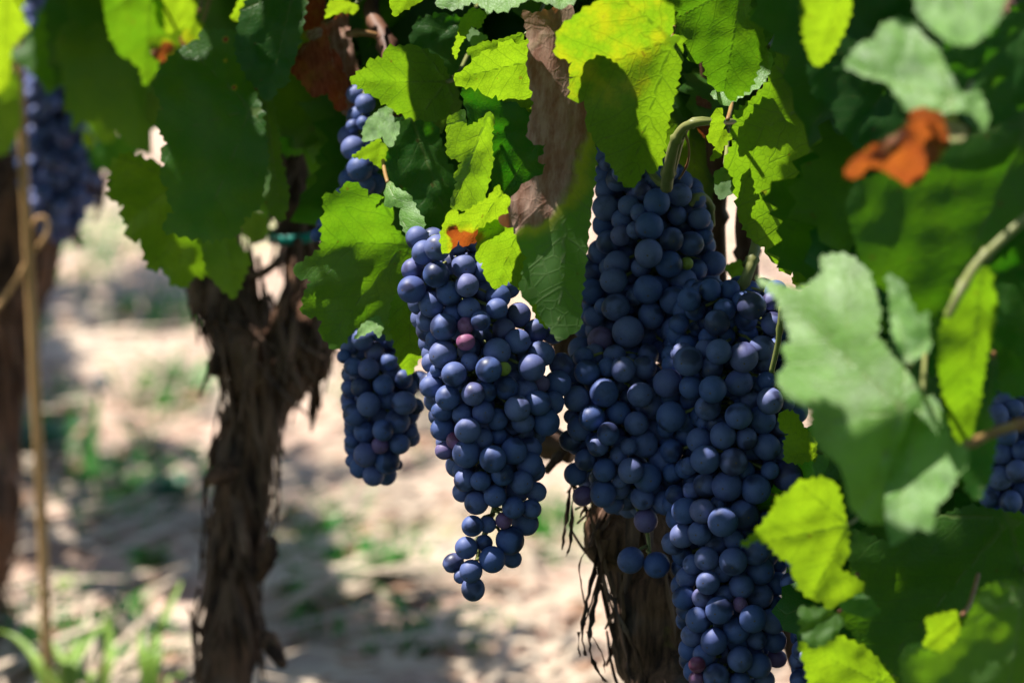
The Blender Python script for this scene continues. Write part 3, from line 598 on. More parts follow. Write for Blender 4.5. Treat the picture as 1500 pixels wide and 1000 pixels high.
for k in range(4000):
    y = r.uniform(78, 345); cx = 92 if y < 250 else 92-(y-250)*.05; hw = np.interp(y, [78, 120, 230, 280, 345], [40, 58, 62, 50, 14]); x = cx+r.uniform(-1, 1)*hw; rr = r.uniform(11, 14)
    if all((x-q[0])**2+(y-q[1])**2 > (1.25*rr)**2 for q in Iq): Iq.append((x, y, rr, r.uniform(0, .8)))
Iq += [(31,123,12),(32,150,13),(36,181,12),(40,207,12),(55,0,13,.5),(40,20,13),(48,40,13,.3)]
bunch('blurred dark grape bunch beside the top of the tan stalk', Iq, 3.0, [(90,60),(92,150),(92,240),(85,345)], [50,62,62,20], fill=40, fillseed=19, group='grape bunches')
# ------------------------------------------------------------------ leaves traced one by one
N = NEAR
LF = lambda *a, **k: traced_leaf(*a, **k)
# the big yellow-green leaf and its neighbours
LF(N, [(815,55),(823,38),(850,18),(880,0),(905,-25),(985,-30),(984,0),(990,28),(985,40),(982,54),(1001,53),(998,95),(990,130),(978,180),(970,235),(958,255),(945,247),(935,266),(918,275),(905,258),(893,240),(886,225),(872,210),(866,195),(858,182),(860,165),(856,148),(837,146),(834,122),(840,113),(833,106),(839,90),(814,82)],
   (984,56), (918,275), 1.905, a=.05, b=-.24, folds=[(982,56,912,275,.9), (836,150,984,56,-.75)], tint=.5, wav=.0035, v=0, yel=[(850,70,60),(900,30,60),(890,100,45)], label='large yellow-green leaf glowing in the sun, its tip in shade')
LF(N, [(765,15),(780,20),(805,15),(835,5),(848,40),(856,110),(862,150),(866,190),(872,215),(872,250),(868,290),(862,340),(857,390),(852,430),(850,482),(835,490),(818,500),(805,480),(790,462),(785,445),(770,440),(762,425),(765,405),(767,390),(772,378),(760,360),(757,345),(752,333),(735,330),(730,318),(745,312),(748,296),(760,278),(775,265),(795,255),(800,240),(788,237),(797,225),(800,210),(790,212),(775,205),(773,190),(782,150),(780,135),(772,100),(775,60)],
   (845,20), (818,500), 1.925, a=-.2, b=.15, folds=[(858,100,845,480,-.5), (800,30,815,320,.9), (785,320,770,20,-.6)], und=True, tint=.3, wav=.007, ts=15, amp=4, pet=False,
   dry=[(800,40,75),(805,100,70),(810,150,60),(806,200,54),(792,250,50),(775,290,43),(748,315,26)], red=.12, label='long hanging leaf, dried brown above and dull green below')
LF(N, [(664,115),(690,92),(715,72),(718,80),(740,60),(760,66),(780,52),(800,80),(805,150),(800,196),(780,186),(765,166),(745,152),(726,139),(712,141),(700,129),(676,127)], (815,80), (664,116), 1.985, a=.2, b=-.85, tint=.62, wav=.005, label='leaf lit yellow-green, thin dark veins showing')
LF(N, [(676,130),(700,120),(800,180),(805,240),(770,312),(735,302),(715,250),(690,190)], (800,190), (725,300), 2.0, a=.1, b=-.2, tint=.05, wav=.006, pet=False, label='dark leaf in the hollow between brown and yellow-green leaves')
LF(N, [(655,172),(680,160),(684,185),(700,180),(718,163),(725,175),(720,195),(722,240),(715,270),(711,285),(708,300),(690,310),(662,306),(660,295),(670,267),(664,260),(671,248),(677,237),(655,228),(654,195)], (716,165), (662,306), 1.962, a=-.3, b=-.55, folds=[(706,170,708,310,.9)], und=True, tint=.55, wav=.005, ts=11, amp=3, pet=False)
LF(N, [(645,345),(655,312),(668,307),(672,318),(690,305),(715,290),(730,270),(737,285),(745,287),(748,300),(742,318),(730,335),(712,345),(700,352),(678,362),(672,352),(662,365),(648,372)], (738,278), (676,362), 1.94, a=.1, b=-.8, tint=.8, dry=[(680,357,20),(664,340,9),(700,345,8)], red=1., wav=.004, ts=11, amp=3, pet=False, label='small yellow-green leaf with scorched red tip')
LF(N, [(700,340),(720,325),(745,318),(768,325),(775,350),(790,380),(775,400),(765,425),(755,420),(745,412),(725,424),(710,405),(707,385),(697,380),(699,355)], (765,322), (724,424), 1.955, a=.2, b=-.75, tint=.6, wav=.004, ts=12, amp=4, pet=False)
LF(N, [(775,440),(798,440),(802,482),(788,468)], (797,430), (801,482), 1.945, b=-.7, tint=.8, ts=9, amp=3, pet=False)
LF(N, [(640,10),(645,-40),(700,-70),(790,-50),(805,-15),(762,5),(735,18),(722,14),(718,20),(700,5),(690,3),(668,14),(652,12)], (760,-60), (655,14), 1.915, a=-.45, b=.75, tint=.3, wav=.003, ts=13, amp=4, label='pale leaf shining white in the sun at the top')
LF(N, [(765,-40),(850,-40),(843,2),(820,14),(805,5),(780,0)], (830,-70), (822,14), 1.90, a=-.4, b=.7, tint=.3, ts=12, amp=4, pet=False)
LF(N, [(690,12),(716,18),(708,30),(702,42),(690,38),(683,52),(672,70),(668,88),(663,75),(671,50),(674,32)], (715,14), (667,88), 1.93, a=.3, b=-.8, tint=.7, ts=8, amp=2.5, pet=False)
LF(N, [(683,36),(715,55),(693,68),(684,56)], (700,40), (694,68), 1.935, a=-.5, b=.7, und=True, tint=.3, ts=8, amp=2, pet=False)
LF(N, [(683,75),(700,60),(720,62),(765,48),(770,70),(720,95),(695,88)], (770,50), (684,78), 1.995, b=-.5, tint=.5, ts=10, amp=3)
LF(N, [(512,118),(530,102),(538,100),(538,90),(560,85),(567,70),(605,66),(645,85),(665,130),(655,172),(630,178),(600,172),(575,160),(555,145),(530,130)], (655,120), (512,118), 2.05, a=.25, b=-.55, folds=[(585,60,575,170,.45)], tint=.42, wav=.004, label='leaf with its pointed half lit bright green')
LF(N, [(560,180),(600,168),(640,185),(655,240),(685,270),(702,320),(690,352),(662,335),(640,347),(620,340),(600,310),(580,290),(565,260),(562,220)], (600,165), (665,350), 2.10, a=.15, b=.05, tint=.05, wav=.006)
LF(N, [(538,175),(560,158),(572,158),(578,180),(602,175),(590,195),(580,200),(575,215),(565,213),(560,200),(548,205),(532,208),(531,190)], (575,165), (533,207), 2.06, a=-.45, b=.65, tint=.2, wav=.003, ts=10, amp=2.5, label='small leaf reflecting the sky white beside the little grapes')
LF(N, [(515,230),(535,215),(555,203),(567,215),(562,248),(550,242),(540,232),(530,232)], (565,205), (516,230), 2.055, b=-.6, tint=.6, ts=9, amp=2.5, pet=False)
LF(N, [(473,292),(474,285),(500,283),(503,270),(515,267),(530,275),(540,290),(545,284),(560,288),(577,310),(572,330),(590,345),(602,360),(602,420),(592,450),(580,475),(572,500),(555,480),(540,468),(520,482),(500,505),(490,512),(470,490),(472,470),(462,463),(443,460),(445,432),(455,412),(450,408),(434,405),(430,392),(445,383),(470,365),(472,330),(476,310)],
   (594,355), (478,500), 2.075, a=.05, b=.10, folds=[(455,362,594,352,-1.0)], tint=.28, wav=.007, label='lobed leaf above the small bunch, upper lobe glowing yellow')
LF(N, [(585,418),(602,438),(622,440),(630,470),(622,510),(602,548),(585,535),(577,500),(570,460)], (600,405), (601,548), 2.07, a=.3, b=-.65, tint=.5, wav=.005, ts=11, amp=4)
LF(N, [(540,468),(555,462),(562,478),(556,495),(546,484),(528,492),(518,497),(528,478)], (560,465), (520,496), 2.06, a=-.4, b=.6, tint=.3, ts=9, amp=2, pet=False)
LF(N, [(565,275),(571,265),(580,275),(600,285),(610,305),(622,325),(620,345),(605,362),(600,358),(590,332),(585,320),(587,305),(577,302),(563,302)], (568,268), (606,362), 2.02, a=-.5, b=.5, tint=.2, wav=.006, ts=11, amp=3, label='narrow twisted pale leaf above the sunlit grapes')
LF(N, [(640,125),(668,115),(674,160),(652,185),(637,199),(627,172)], (665,112), (637,199), 2.11, a=.1, b=.0, und=True, tint=.35, wav=.003)
LF(N, [(575,-10),(630,-10),(612,5),(592,15),(578,25),(570,5)], (620,-30), (578,25), 2.0, b=-.7, tint=.65, ts=11, amp=3)
LF(N, [(645,20),(690,30),(690,120),(655,105),(620,100),(600,60),(610,30)], (690,20), (600,85), 2.11, tint=.08, wav=.006)
# right of the yellow leaf
LF(N, [(978,-15),(1095,-15),(1100,20),(1115,35),(1120,60),(1112,95),(1100,128),(1070,148),(1060,135),(1045,127),(1035,112),(1030,90),(1010,90),(1005,65),(985,50),(980,20)], (1088,-25), (1058,146), 1.93, a=.1, b=-.12, tint=.25, wav=.004, bow=.25, label='broad mid-green leaf hanging point down beside the yellow leaf')
LF(N, [(1040,138),(1055,130),(1080,120),(1106,105),(1118,65),(1132,85),(1130,105),(1115,125),(1090,140),(1062,155)], (1125,70), (1042,139), 1.955, a=-.45, b=.55, tint=.2, wav=.006, ts=12, amp=3)
LF(N, [(1135,95),(1125,120),(1108,140),(1090,155),(1073,168),(1080,178),(1070,192),(1078,205),(1066,225),(1060,240),(1074,260),(1080,290),(1082,320),(1088,330),(1100,350),(1110,358),(1120,362),(1125,375),(1140,388),(1150,400),(1165,396),(1200,386),(1215,370),(1220,300),(1222,200),(1220,150),(1205,146),(1185,130),(1178,100),(1165,60),(1140,60)],
   (1204,146), (1148,400), 1.97, a=.3, b=-.6, folds=[(1204,146,1110,360,.25), (1125,90,1110,365,-.55)], und=True, tint=.42, wav=.005, label='long drooping leaf, left edge glowing bright and right half in shade')
LF(N, [(1045,165),(1058,158),(1060,190),(1072,200),(1060,215),(1055,230),(1040,236),(1048,215),(1036,205)], (1066,175), (1041,235), 1.975, a=.2, b=-.7, tint=.65, ts=10, amp=3)
LF(N, [(1046,252),(1062,245),(1072,265),(1075,282),(1055,293),(1047,280)], (1062,240), (1052,292), 1.98, a=-.4, b=.6, und=True, tint=.2, ts=10, amp=2)
LF(N, [(985,60),(1010,80),(1045,130),(1060,220),(1040,300),(1010,310),(985,260),(965,180)], (1020,60), (1015,310), 2.14, tint=.4, a=.1, b=-.1, und=True, wav=.006)
LF(N, [(1020,140),(1040,150),(1048,190),(1035,205),(1022,190)], (1045,140), (1030,205), 2.1, b=-.4, tint=.5, dry=[(1030,170,40)], red=.8, ts=10, amp=2)
LF(N, [(1125,30),(1140,18),(1155,12),(1170,20),(1166,32),(1146,33)], (1168,10), (1126,32), 1.9, a=-.4, b=.7, tint=.2, ts=10, amp=2, pet=False)
LF(N, [(1158,66),(1176,46),(1182,62),(1175,92),(1164,106),(1168,82)], (1180,45), (1160,106), 1.9, a=-.45, b=.5, tint=.2, ts=10, amp=2, pet=False)
LF(N, [(1178,128),(1192,120),(1206,145),(1190,152)], (1195,115), (1190,152), 1.9, a=-.4, b=.6, tint=.2, ts=9, amp=2, pet=False)
LF(N, [(1222,165),(1232,160),(1240,175),(1230,190),(1222,188)], (1232,158), (1224,190), 1.9, a=-.4, b=.6, tint=.2, ts=9, amp=2, pet=False)
LF(N, [(1100,0),(1180,20),(1190,60),(1180,120),(1150,130),(1130,90),(1110,50)], (1150,-10), (1150,130), 2.08, tint=.2, wav=.006)
LF(N, [(1060,390),(1085,380),(1090,400),(1075,412)], (1090,385), (1066,400), 2.12, a=-.4, b=.5, tint=.25, ts=9, amp=2)
LF(N, [(1160,410),(1175,392),(1195,392),(1190,415),(1170,425)], (1195,385), (1162,415), 2.0, a=.1, b=-.5, tint=.7, ts=9, amp=3)
LF(N, [(1140,610),(1150,600),(1165,605),(1178,625),(1195,645),(1196,672),(1170,678),(1150,676),(1148,650),(1155,635),(1143,630)], (1196,660), (1141,612), 1.93, a=.1, b=-.8, folds=[(1200,655,1150,640,-.9)], tint=.85, wav=.004, ts=10, amp=4, label='small yellow leaf tucked against the grapes')
# the closest vine, out of focus
Q = RIGHT
LF(Q, [(1085,800),(1105,780),(1118,765),(1125,755),(1138,738),(1135,732),(1155,720),(1165,708),(1185,702),(1210,700),(1225,710),(1232,735),(1240,765),(1243,800),(1238,820),(1225,828),(1235,838),(1260,850),(1265,865),(1245,880),(1225,885),(1215,892),(1205,880),(1185,875),(1175,865),(1165,850),(1158,835),(1165,825),(1150,820),(1140,812),(1125,795),(1110,790),(1100,795)], (1242,768), (1085,800), 1.74, a=.15, b=-.8, folds=[(1242,735,1110,792,-.3)], tint=.72, wav=.004, label='toothed yellow-green leaf pointing at the longest bunch')
LF(Q, [(1108,405),(1125,412),(1150,420),(1172,425),(1195,408),(1206,398),(1200,378),(1225,372),(1245,375),(1270,395),(1280,420),(1290,460),(1283,490),(1305,520),(1325,540),(1348,570),(1350,592),(1330,605),(1320,640),(1302,680),(1300,720),(1295,765),(1268,765),(1245,742),(1237,700),(1230,680),(1207,660),(1190,640),(1187,600),(1165,590),(1150,582),(1138,552),(1155,530),(1145,510),(1160,500),(1150,470),(1140,440),(1122,420)],
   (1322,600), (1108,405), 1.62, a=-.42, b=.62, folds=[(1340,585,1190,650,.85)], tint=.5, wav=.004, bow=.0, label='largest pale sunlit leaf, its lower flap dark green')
LF(Q, [(1335,600),(1350,578),(1370,585),(1385,610),(1395,645),(1415,655),(1418,680),(1400,700),(1385,730),(1370,740),(1365,782),(1345,770),(1330,785),(1305,800),(1297,760),(1298,700),(1312,650)], (1350,580), (1308,800), 1.60, a=-.5, b=.6, tint=.2, wav=.003, label='pale blue-green leaf hanging below the largest pale one')
LF(Q, [(1240,300),(1250,270),(1300,250),(1350,260),(1400,205),(1460,185),(1520,150),(1540,310),(1490,335),(1440,375),(1420,405),(1395,440),(1380,480),(1365,505),(1345,470),(1320,430),(1290,420),(1265,400),(1255,360)], (1510,175), (1362,505), 1.66, a=.08, b=-.12, folds=[(1510,175,1380,480,-.12)], tint=.2, wav=.005, label='big dark shaded leaf under the orange curled one')
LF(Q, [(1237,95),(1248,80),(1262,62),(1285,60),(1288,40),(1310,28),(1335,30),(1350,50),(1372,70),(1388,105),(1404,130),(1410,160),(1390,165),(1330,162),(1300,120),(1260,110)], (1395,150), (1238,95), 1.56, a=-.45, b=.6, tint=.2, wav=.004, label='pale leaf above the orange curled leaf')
LF(Q, [(1398,140),(1435,133),(1450,172),(1441,192),(1426,167),(1403,165)], (1402,150), (1441,192), 1.56, a=-.4, b=.5, tint=.2, ts=12, amp=3, pet=False)
LF(Q, [(1340,-10),(1475,-10),(1462,30),(1430,62),(1415,66),(1390,60),(1365,42),(1345,20)], (1400,-40), (1422,66), 1.52, a=-.35, b=.65, tint=.2, bow=-.3, wav=.003)
LF(Q, [(1385,60),(1440,50),(1500,0),(1540,0),(1540,200),(1480,195),(1440,180),(1405,140),(1385,100)], (1520,20), (1400,140), 1.66, a=.1, tint=.1, wav=.005)
LF(Q, [(1237,252),(1250,232),(1275,215),(1300,205),(1330,185),(1335,162),(1350,158),(1378,165),(1385,195),(1390,210),(1375,235),(1360,240),(1350,265),(1330,272),(1300,252),(1275,242),(1255,260),(1240,263)], (1350,160), (1240,257), 1.54, a=.1, b=-.6, folds=[(1380,200,1250,245,1.1)], tint=.8, dry=[(1255,250,38),(1300,240,42),(1345,195,46),(1335,255,45),(1375,180,45)], red=.85, wav=.014, ts=12, amp=4, label='curled dried leaf glowing orange-red')
LF(Q, [(1362,152),(1395,150),(1402,178),(1420,190),(1410,206),(1386,206),(1374,188)], (1380,150), (1412,200), 1.545, a=-.4, b=.5, tint=.6, dry=[(1385,175,60)], red=.2, wav=.008, ts=12, amp=4, pet=False)
LF(Q, [(1175,-10),(1252,-10),(1242,30),(1230,60),(1215,85),(1198,98),(1188,90),(1180,65),(1174,30)], (1235,-30), (1196,98), 1.68, a=.2, b=-.7, tint=.75, folds=[(1210,-10,1185,70,.4)], wav=.003, label='bright yellow-green leaf tip hanging from the top')
LF(Q, [(1190,62),(1235,50),(1270,75),(1310,70),(1345,150),(1330,190),(1290,205),(1260,222),(1230,190),(1215,150),(1192,140),(1182,100)], (1330,90), (1240,210), 1.75, tint=.06, wav=.003)
LF(Q, [(1300,400),(1322,415),(1345,470),(1358,455),(1362,510),(1330,532),(1308,490)], (1330,530), (1302,400), 1.6, a=-.45, b=.6, tint=.15, wav=.004)
LF(Q, [(1385,462),(1400,420),(1430,380),(1452,400),(1462,450),(1445,520),(1432,600),(1420,652),(1405,665),(1388,600),(1375,540),(1376,490)], (1440,380), (1408,664), 1.64, a=.3, b=-.5, folds=[(1450,390,1418,650,.4)], tint=.45, wav=.006, label='drooping green leaf lit through along its midrib')
LF(Q, [(1445,395),(1540,320),(1540,560),(1490,582),(1460,570),(1450,520),(1446,450)], (1530,380), (1465,570), 1.70, tint=.08, wav=.005)
LF(Q, [(1443,532),(1462,525),(1460,570),(1448,600),(1460,640),(1450,700),(1435,732),(1418,722),(1410,690),(1425,600)], (1455,525), (1434,730), 1.68, a=-.1, b=.2, tint=.1, wav=.004)
LF(Q, [(1170,890),(1200,890),(1222,895),(1236,910),(1225,930),(1200,945),(1190,950),(1175,930)], (1230,895), (1178,925), 1.76, a=-.1, b=.3, tint=.4, wav=.006)
LF(Q, [(1170,940),(1200,945),(1230,930),(1270,950),(1310,990),(1330,1020),(1190,1020),(1178,970)], (1290,1000), (1172,942), 1.8, a=.2, b=-.6, tint=.65, wav=.006)
LF(Q, [(1228,885),(1260,868),(1280,880),(1290,897),(1270,904),(1240,896)], (1270,870), (1288,900), 1.74, a=-.3, b=.4, tint=.2, ts=12, amp=3, pet=False)
LF(Q, [(1235,770),(1300,795),(1360,762),(1420,740),(1540,760),(1540,930),(1400,900),(1350,970),(1300,995),(1260,945),(1230,900),(1250,850)], (1480,760), (1290,980), 1.84, tint=.25, wav=.007)
LF(Q, [(1318,962),(1345,950),(1380,957),(1400,940),(1430,880),(1442,858),(1480,850),(1540,880),(1540,1020),(1325,1020)], (1500,870), (1325,965), 1.68, a=.1, b=-.12, tint=.35, und=True, wav=.005, label='olive leaf filling the bottom corner')
LF(Q, [(1355,905),(1400,893),(1410,930),(1388,962),(1370,952),(1352,945),(1360,925)], (1410,900), (1356,945), 1.72, a=.1, b=-.7, tint=.75, wav=.003, ts=12, amp=3)
# the middle vine
Q = MID
LF(Q, [(295,45),(345,45),(343,65),(350,85),(360,110),(372,130),(382,160),(390,200),(392,235),(382,300),(370,310),(357,320),(346,345),(327,349),(305,351),(290,348),(270,346),(237,336),(245,320),(256,312),(245,290),(248,275),(235,262),(235,255),(241,240),(236,225),(245,210),(233,190),(230,170),(240,160),(233,145),(226,130),(235,100),(255,80),(275,65),(293,58)], (368,160), (292,349), 2.17, a=-.05, b=.28, folds=[(368,160,292,349,-.3)], tint=.15, wav=.008, amp=6, dry=[(330,58,5),(331,92,3),(345,129,4)], red=.9, label='very large dark leaf with small red spots')
LF(Q, [(372,-15),(450,-15),(443,40),(432,85),(425,102),(420,125),(405,130),(398,146),(385,146),(378,130),(368,120),(358,105),(346,82),(345,60),(352,20)], (432,-20), (391,148), 2.14, a=-.15, b=.35, tint=.1, wav=.006, bow=.2)
LF(Q, [(378,140),(398,140),(405,180),(411,230),(422,280),(423,300),(412,325),(395,310),(381,282),(378,260),(390,235),(388,200),(373,185),(370,165)], (386,130), (412,325), 2.2, a=-.3, b=.15, und=True, tint=.25, wav=.005, label='grey-green narrow leaf hanging edge-on')
LF(Q, [(400,120),(425,112),(450,130),(472,150),(482,190),(470,207),(440,226),(415,226),(405,190),(398,150)], (460,120), (420,226), 2.34, a=-.2, b=.2, tint=.1, wav=.006)
LF(Q, [(163,240),(185,225),(230,238),(245,265),(260,300),(275,330),(330,350),(350,360),(352,380),(330,400),(300,402),(285,405),(268,422),(258,418),(235,392),(222,395),(210,370),(205,350),(190,350),(187,330),(180,320),(180,300),(160,290)], (262,265), (265,422), 2.3, a=.15, b=-.3, tint=.45, wav=.007, amp=7, label='large olive leaf hanging low over the pale ground')
LF(Q, [(290,345),(340,345),(366,380),(358,405),(343,438),(320,420),(305,400)], (330,335), (344,437), 2.29, a=.1, b=-.2, und=True, tint=.45, wav=.005)
LF(Q, [(145,-15),(235,-15),(240,30),(236,80),(226,110),(211,126),(205,100),(190,86),(175,80),(165,60),(158,40),(154,20)], (222,-25), (211,128), 2.45, a=.3, b=-.6, tint=.3, wav=.005)
LF(Q, [(225,-15),(292,-15),(286,15),(270,40),(250,53),(238,46),(232,30),(222,15)], (285,-25), (248,53), 2.45, a=.1, b=-.75, tint=.8, wav=.004, label='small rounded leaf lit bright lime near the top')
LF(Q, [(338,28),(350,0),(374,-12),(366,15),(357,30),(345,32)], (370,-15), (340,30), 2.22, a=.1, b=-.75, tint=.8, ts=10, amp=3)
LF(Q, [(262,60),(280,25),(298,35),(297,58),(285,67),(270,70)], (290,20), (268,70), 2.36, b=-.5, tint=.8, dry=[(245,75,30)], ts=10, amp=3)
LF(Q, [(215,60),(250,50),(285,40),(295,70),(270,85),(255,95),(245,85),(240,90),(225,85)], (290,40), (240,90), 2.40, b=-.2, tint=.6, dry=[(232,85,14),(245,70,10)], red=.7, ts=10, amp=4)
LF(Q, [(345,325),(365,310),(392,318),(392,345),(376,357),(360,346)], (370,305), (376,357), 2.46, b=-.2, und=True, tint=.6, wav=.004)
LF(Q, [(425,105),(432,90),(440,70),(452,62),(465,55),(470,35),(486,33),(481,55),(484,70),(496,80),(503,97),(501,105),(511,120),(513,128),(504,140),(508,160),(495,163),(488,150),(480,136),(470,139),(462,143),(452,136),(440,118)], (478,35), (500,163), 2.16, a=-.3, b=.1, folds=[(478,40,480,140,.9)], tint=.4, dry=[(460,100,95),(490,120,80),(475,60,70)], red=.92, wav=.012, ts=13, amp=3, label='crumpled dried leaf of dark wine red')
LF(Q, [(480,35),(500,18),(510,20),(512,50),(521,85),(528,110),(526,155),(518,172),(502,168),(498,130),(490,90),(484,60)], (500,15), (516,172), 2.19, a=-.1, b=.0, und=True, tint=.4, dry=[(505,80,90),(512,140,80),(500,40,60)], red=.3, wav=.008, ts=13, amp=2, label='dry tan leaf behind the wine red one')
LF(Q, [(443,-12),(472,-12),(477,20),(468,42),(452,48),(443,42),(447,15)], (460,-15), (452,48), 2.18, b=-.5, tint=.4, dry=[(460,10,60)], red=1., ts=11, amp=3)
LF(Q, [(420,95),(430,70),(445,48),(470,40),(472,52),(452,65),(440,85),(432,98)], (470,40), (421,97), 2.17, b=-.3, tint=.6, dry=[(465,50,16)], ts=11, amp=2)
LF(Q, [(476,28),(482,3),(496,-2),(525,8),(520,20),(500,18),(488,22)], (522,5), (477,28), 2.14, b=-.7, tint=.9, ts=9, amp=3)
# the far vine
Q = FAR
LF(Q, [(40,60),(60,20),(110,-15),(150,5),(168,60),(178,100),(165,120),(130,130),(122,95),(112,100),(100,98),(82,126),(70,140),(60,120),(38,100),(10,80)], (130,0), (80,126), 2.75, a=-.1, b=.45, pale=0., tint=.15, wav=.008, amp=3)
LF(Q, [(95,100),(104,86),(118,78),(124,62),(128,78),(122,95),(110,102),(100,100)], (122,65), (96,101), 2.73, a=-.4, b=.6, tint=.3, ts=14, amp=2, pet=False)
LF(Q, [(-40,-15),(32,-15),(33,30),(43,38),(30,55),(16,70),(12,120),(0,136),(-40,130)], (10,-30), (0,136), 2.7, a=.1, b=-.8, tint=.95, wav=.004, label='yellow leaf glowing at the left border')
LF(Q, [(-40,105),(25,108),(29,180),(20,210),(5,226),(-40,222)], (0,100), (2,226), 2.78, b=-.1, und=True, tint=.5, wav=.004)
LF(Q, [(125,140),(150,122),(182,140),(180,180),(166,206),(145,207),(130,186),(121,160)], (160,115), (150,207), 2.8, b=-.15, und=True, tint=.45, wav=.005)
LF(Q, [(120,188),(130,194),(139,205),(135,219),(122,213)], (138,190), (134,219), 2.76, b=-.7, tint=.9, ts=10, amp=2, pet=False)
LF(Q, [(190,140),(205,125),(213,118),(212,135),(206,147),(200,140)], (212,118), (192,142), 2.7, a=-.4, b=.6, tint=.3, ts=10, amp=2, pet=False)
LF(Q, [(110,3),(140,-12),(178,-12),(172,20),(156,32),(135,20)], (170,-15), (112,5), 2.66, a=-.1, b=.2, und=True, tint=.35, wav=.004)
LF(Q, [(215,135),(250,138),(283,138),(275,149),(246,153),(226,182),(213,172)], (283,140), (216,175), 2.6, b=-.2, und=True, tint=.5, ts=12, amp=3)
LF(Q, [(125,100),(175,90),(190,130),(180,160),(150,170),(130,140)], (160,90), (150,170), 2.9, b=0, tint=.2, wav=.006)
LF(Q, [(130,215),(190,190),(215,215),(190,235),(165,250),(135,245)], (190,180), (150,250), 2.95, b=0, tint=.1, wav=.006)

# ------------------------------------------------------------------ more leaves, one by one, deeper in the canopy behind the traced ones
def fillers(vine, xr, yr, dr, n, seed, size=(1.0, 1.35), tint=(.0, .3)):
    r = random.Random(seed)
    for k in range(n):
        i = k % max(1, int(round(n**.5))); px = r.uniform(*xr); py = r.uniform(*yr)
        generic_leaf(vine, px, py, r.uniform(*dr), r.uniform(*size), None, (r.uniform(-35, 35), r.uniform(-45, 35)), r.uniform(*tint), seed*100+k)
fillers(MID, (180, 520), (-160, 110), (2.5, 2.75), 22, 1)
fillers(MID, (400, 560), (30, 240), (2.55, 2.72), 8, 2)
fillers(NEAR, (480, 760), (-130, 170), (2.22, 2.42), 24, 3)
fillers(NEAR, (560, 760), (120, 230), (2.2, 2.3), 7, 4)
fillers(NEAR, (760, 1240), (-140, 80), (2.16, 2.36), 24, 5)
fillers(NEAR, (860, 1040), (60, 160), (2.2, 2.3), 6, 6)
fillers(NEAR, (1090, 1230), (40, 150), (2.1, 2.2), 6, 7)
fillers(RIGHT, (1270, 1540), (-60, 320), (1.78, 1.95), 18, 8)
fillers(RIGHT, (1280, 1540), (330, 640), (1.9, 2.0), 12, 9)
fillers(RIGHT, (1260, 1540), (700, 1000), (1.9, 2.0), 14, 10)
fillers(FAR, (-60, 240), (-160, 20), (3.0, 3.3), 14, 11)

def litter():
    r = random.Random(77); mb = MB()
    for i in range(1500):
        y = 2.5+5.5*r.random()**1.4; x = r.uniform(-.2, .2)*y; s = r.uniform(.008, .03); a = r.uniform(0, 6.3); z = r.uniform(.012, .03); u = Vector((math.cos(a), math.sin(a), r.uniform(-.3, .3)))*s; v = Vector((-math.sin(a), math.cos(a), r.uniform(-.3, .6)))*s*.7; c = Vector((x, y, z))
        mb.add([c-u, c-v*.9+u*.1, c+u*.9, c+v, c+Vector((0, 0, s*.3))], [(0, 1, 4), (1, 2, 4), (2, 3, 4), (3, 0, 4)])
    tag(mb.build('leaf_litter', plain('dead_leaf', (.10, .05, .03), (.34, .20, .12), 18, .8)), 'brown crumbled dead leaves strewn on the soil', 'leaf litter', kind='stuff')
    mb = MB()
    for (px, py, rx, ry, n) in ((200,740,130,60,130),(60,640,70,60,80),(250,590,60,30,60),(540,850,70,50,90),(480,790,60,30,50),(230,470,120,30,70),(110,960,120,45,160),(800,790,60,40,60),(700,640,90,40,40),(560,590,60,30,40),(150,380,60,40,60),(620,960,120,30,60),(440,880,40,60,50)):
        for k in range(n):
            g = G(px+r.gauss(0, .5)*rx, py+r.gauss(0, .5)*ry); L = r.uniform(.02, .07); a = r.uniform(0, 6.3); d = Vector((math.cos(a)*.6, math.sin(a)*.6, 1)).normalized()*L; s = Vector((-math.sin(a), math.cos(a), 0))*r.uniform(.002, .005)
            mb.add([g-s, g+s, g+d*.6+s*.8, g+d*.6-s*.8, g+d+Vector((math.cos(a), math.sin(a), -.4))*L*.3], [(0, 1, 2, 3), (3, 2, 4)])
    tag(mb.build('short_grass', M_WEED), 'sparse short green grass sprouting between the straw', 'grass', kind='stuff')
litter()
# ------------------------------------------------------------------ small plants, stalks on the soil
def tuft(label, px, py, blades, mat, cat='grass', name='grass_tuft', d=None, group='grass tufts and weeds on the soil'):
    """blades: photo-pixel polylines; the plant stands at the soil point under (px, py)"""
    g = G(px, py); dd = (g-CAM).dot(FWD); root = thing(name, g, label, cat, group)
    for bl, wpx in blades:
        mb = MB(); n = len(bl); sp = smoothpts([g]+[P(x, y, dd+.015*i) for i, (x, y) in enumerate(bl)], 4); k = len(sp); V = []; F = []
        for i, q in enumerate(sp):
            wd = wpx*mpp(dd)*.5*(min(1, .5+i/k*2) if i < k*.3 else math.sqrt(max(.02, 1-((i/(k-1)-.3)/.7)**2))); V += [q-RT*wd, q+FWD*wd*.35, q+RT*wd]
        for i in range(k-1): F += [(i*3, i*3+1, i*3+4, i*3+3), (i*3+1, i*3+2, i*3+5, i*3+4)]
        mb.add(V, F); mb.build('blade', mat, root)
    return root
tuft('bright grass tuft with one tall curved blade beside the middle trunk', 228, 1210, [([(222,985),(228,940),(245,895),(266,850)], 16), ([(212,985),(208,950),(206,915)], 15), ([(240,1010),(262,990),(275,975)], 10), ([(228,1000),(235,970),(236,930)], 8)], M_BLADE)
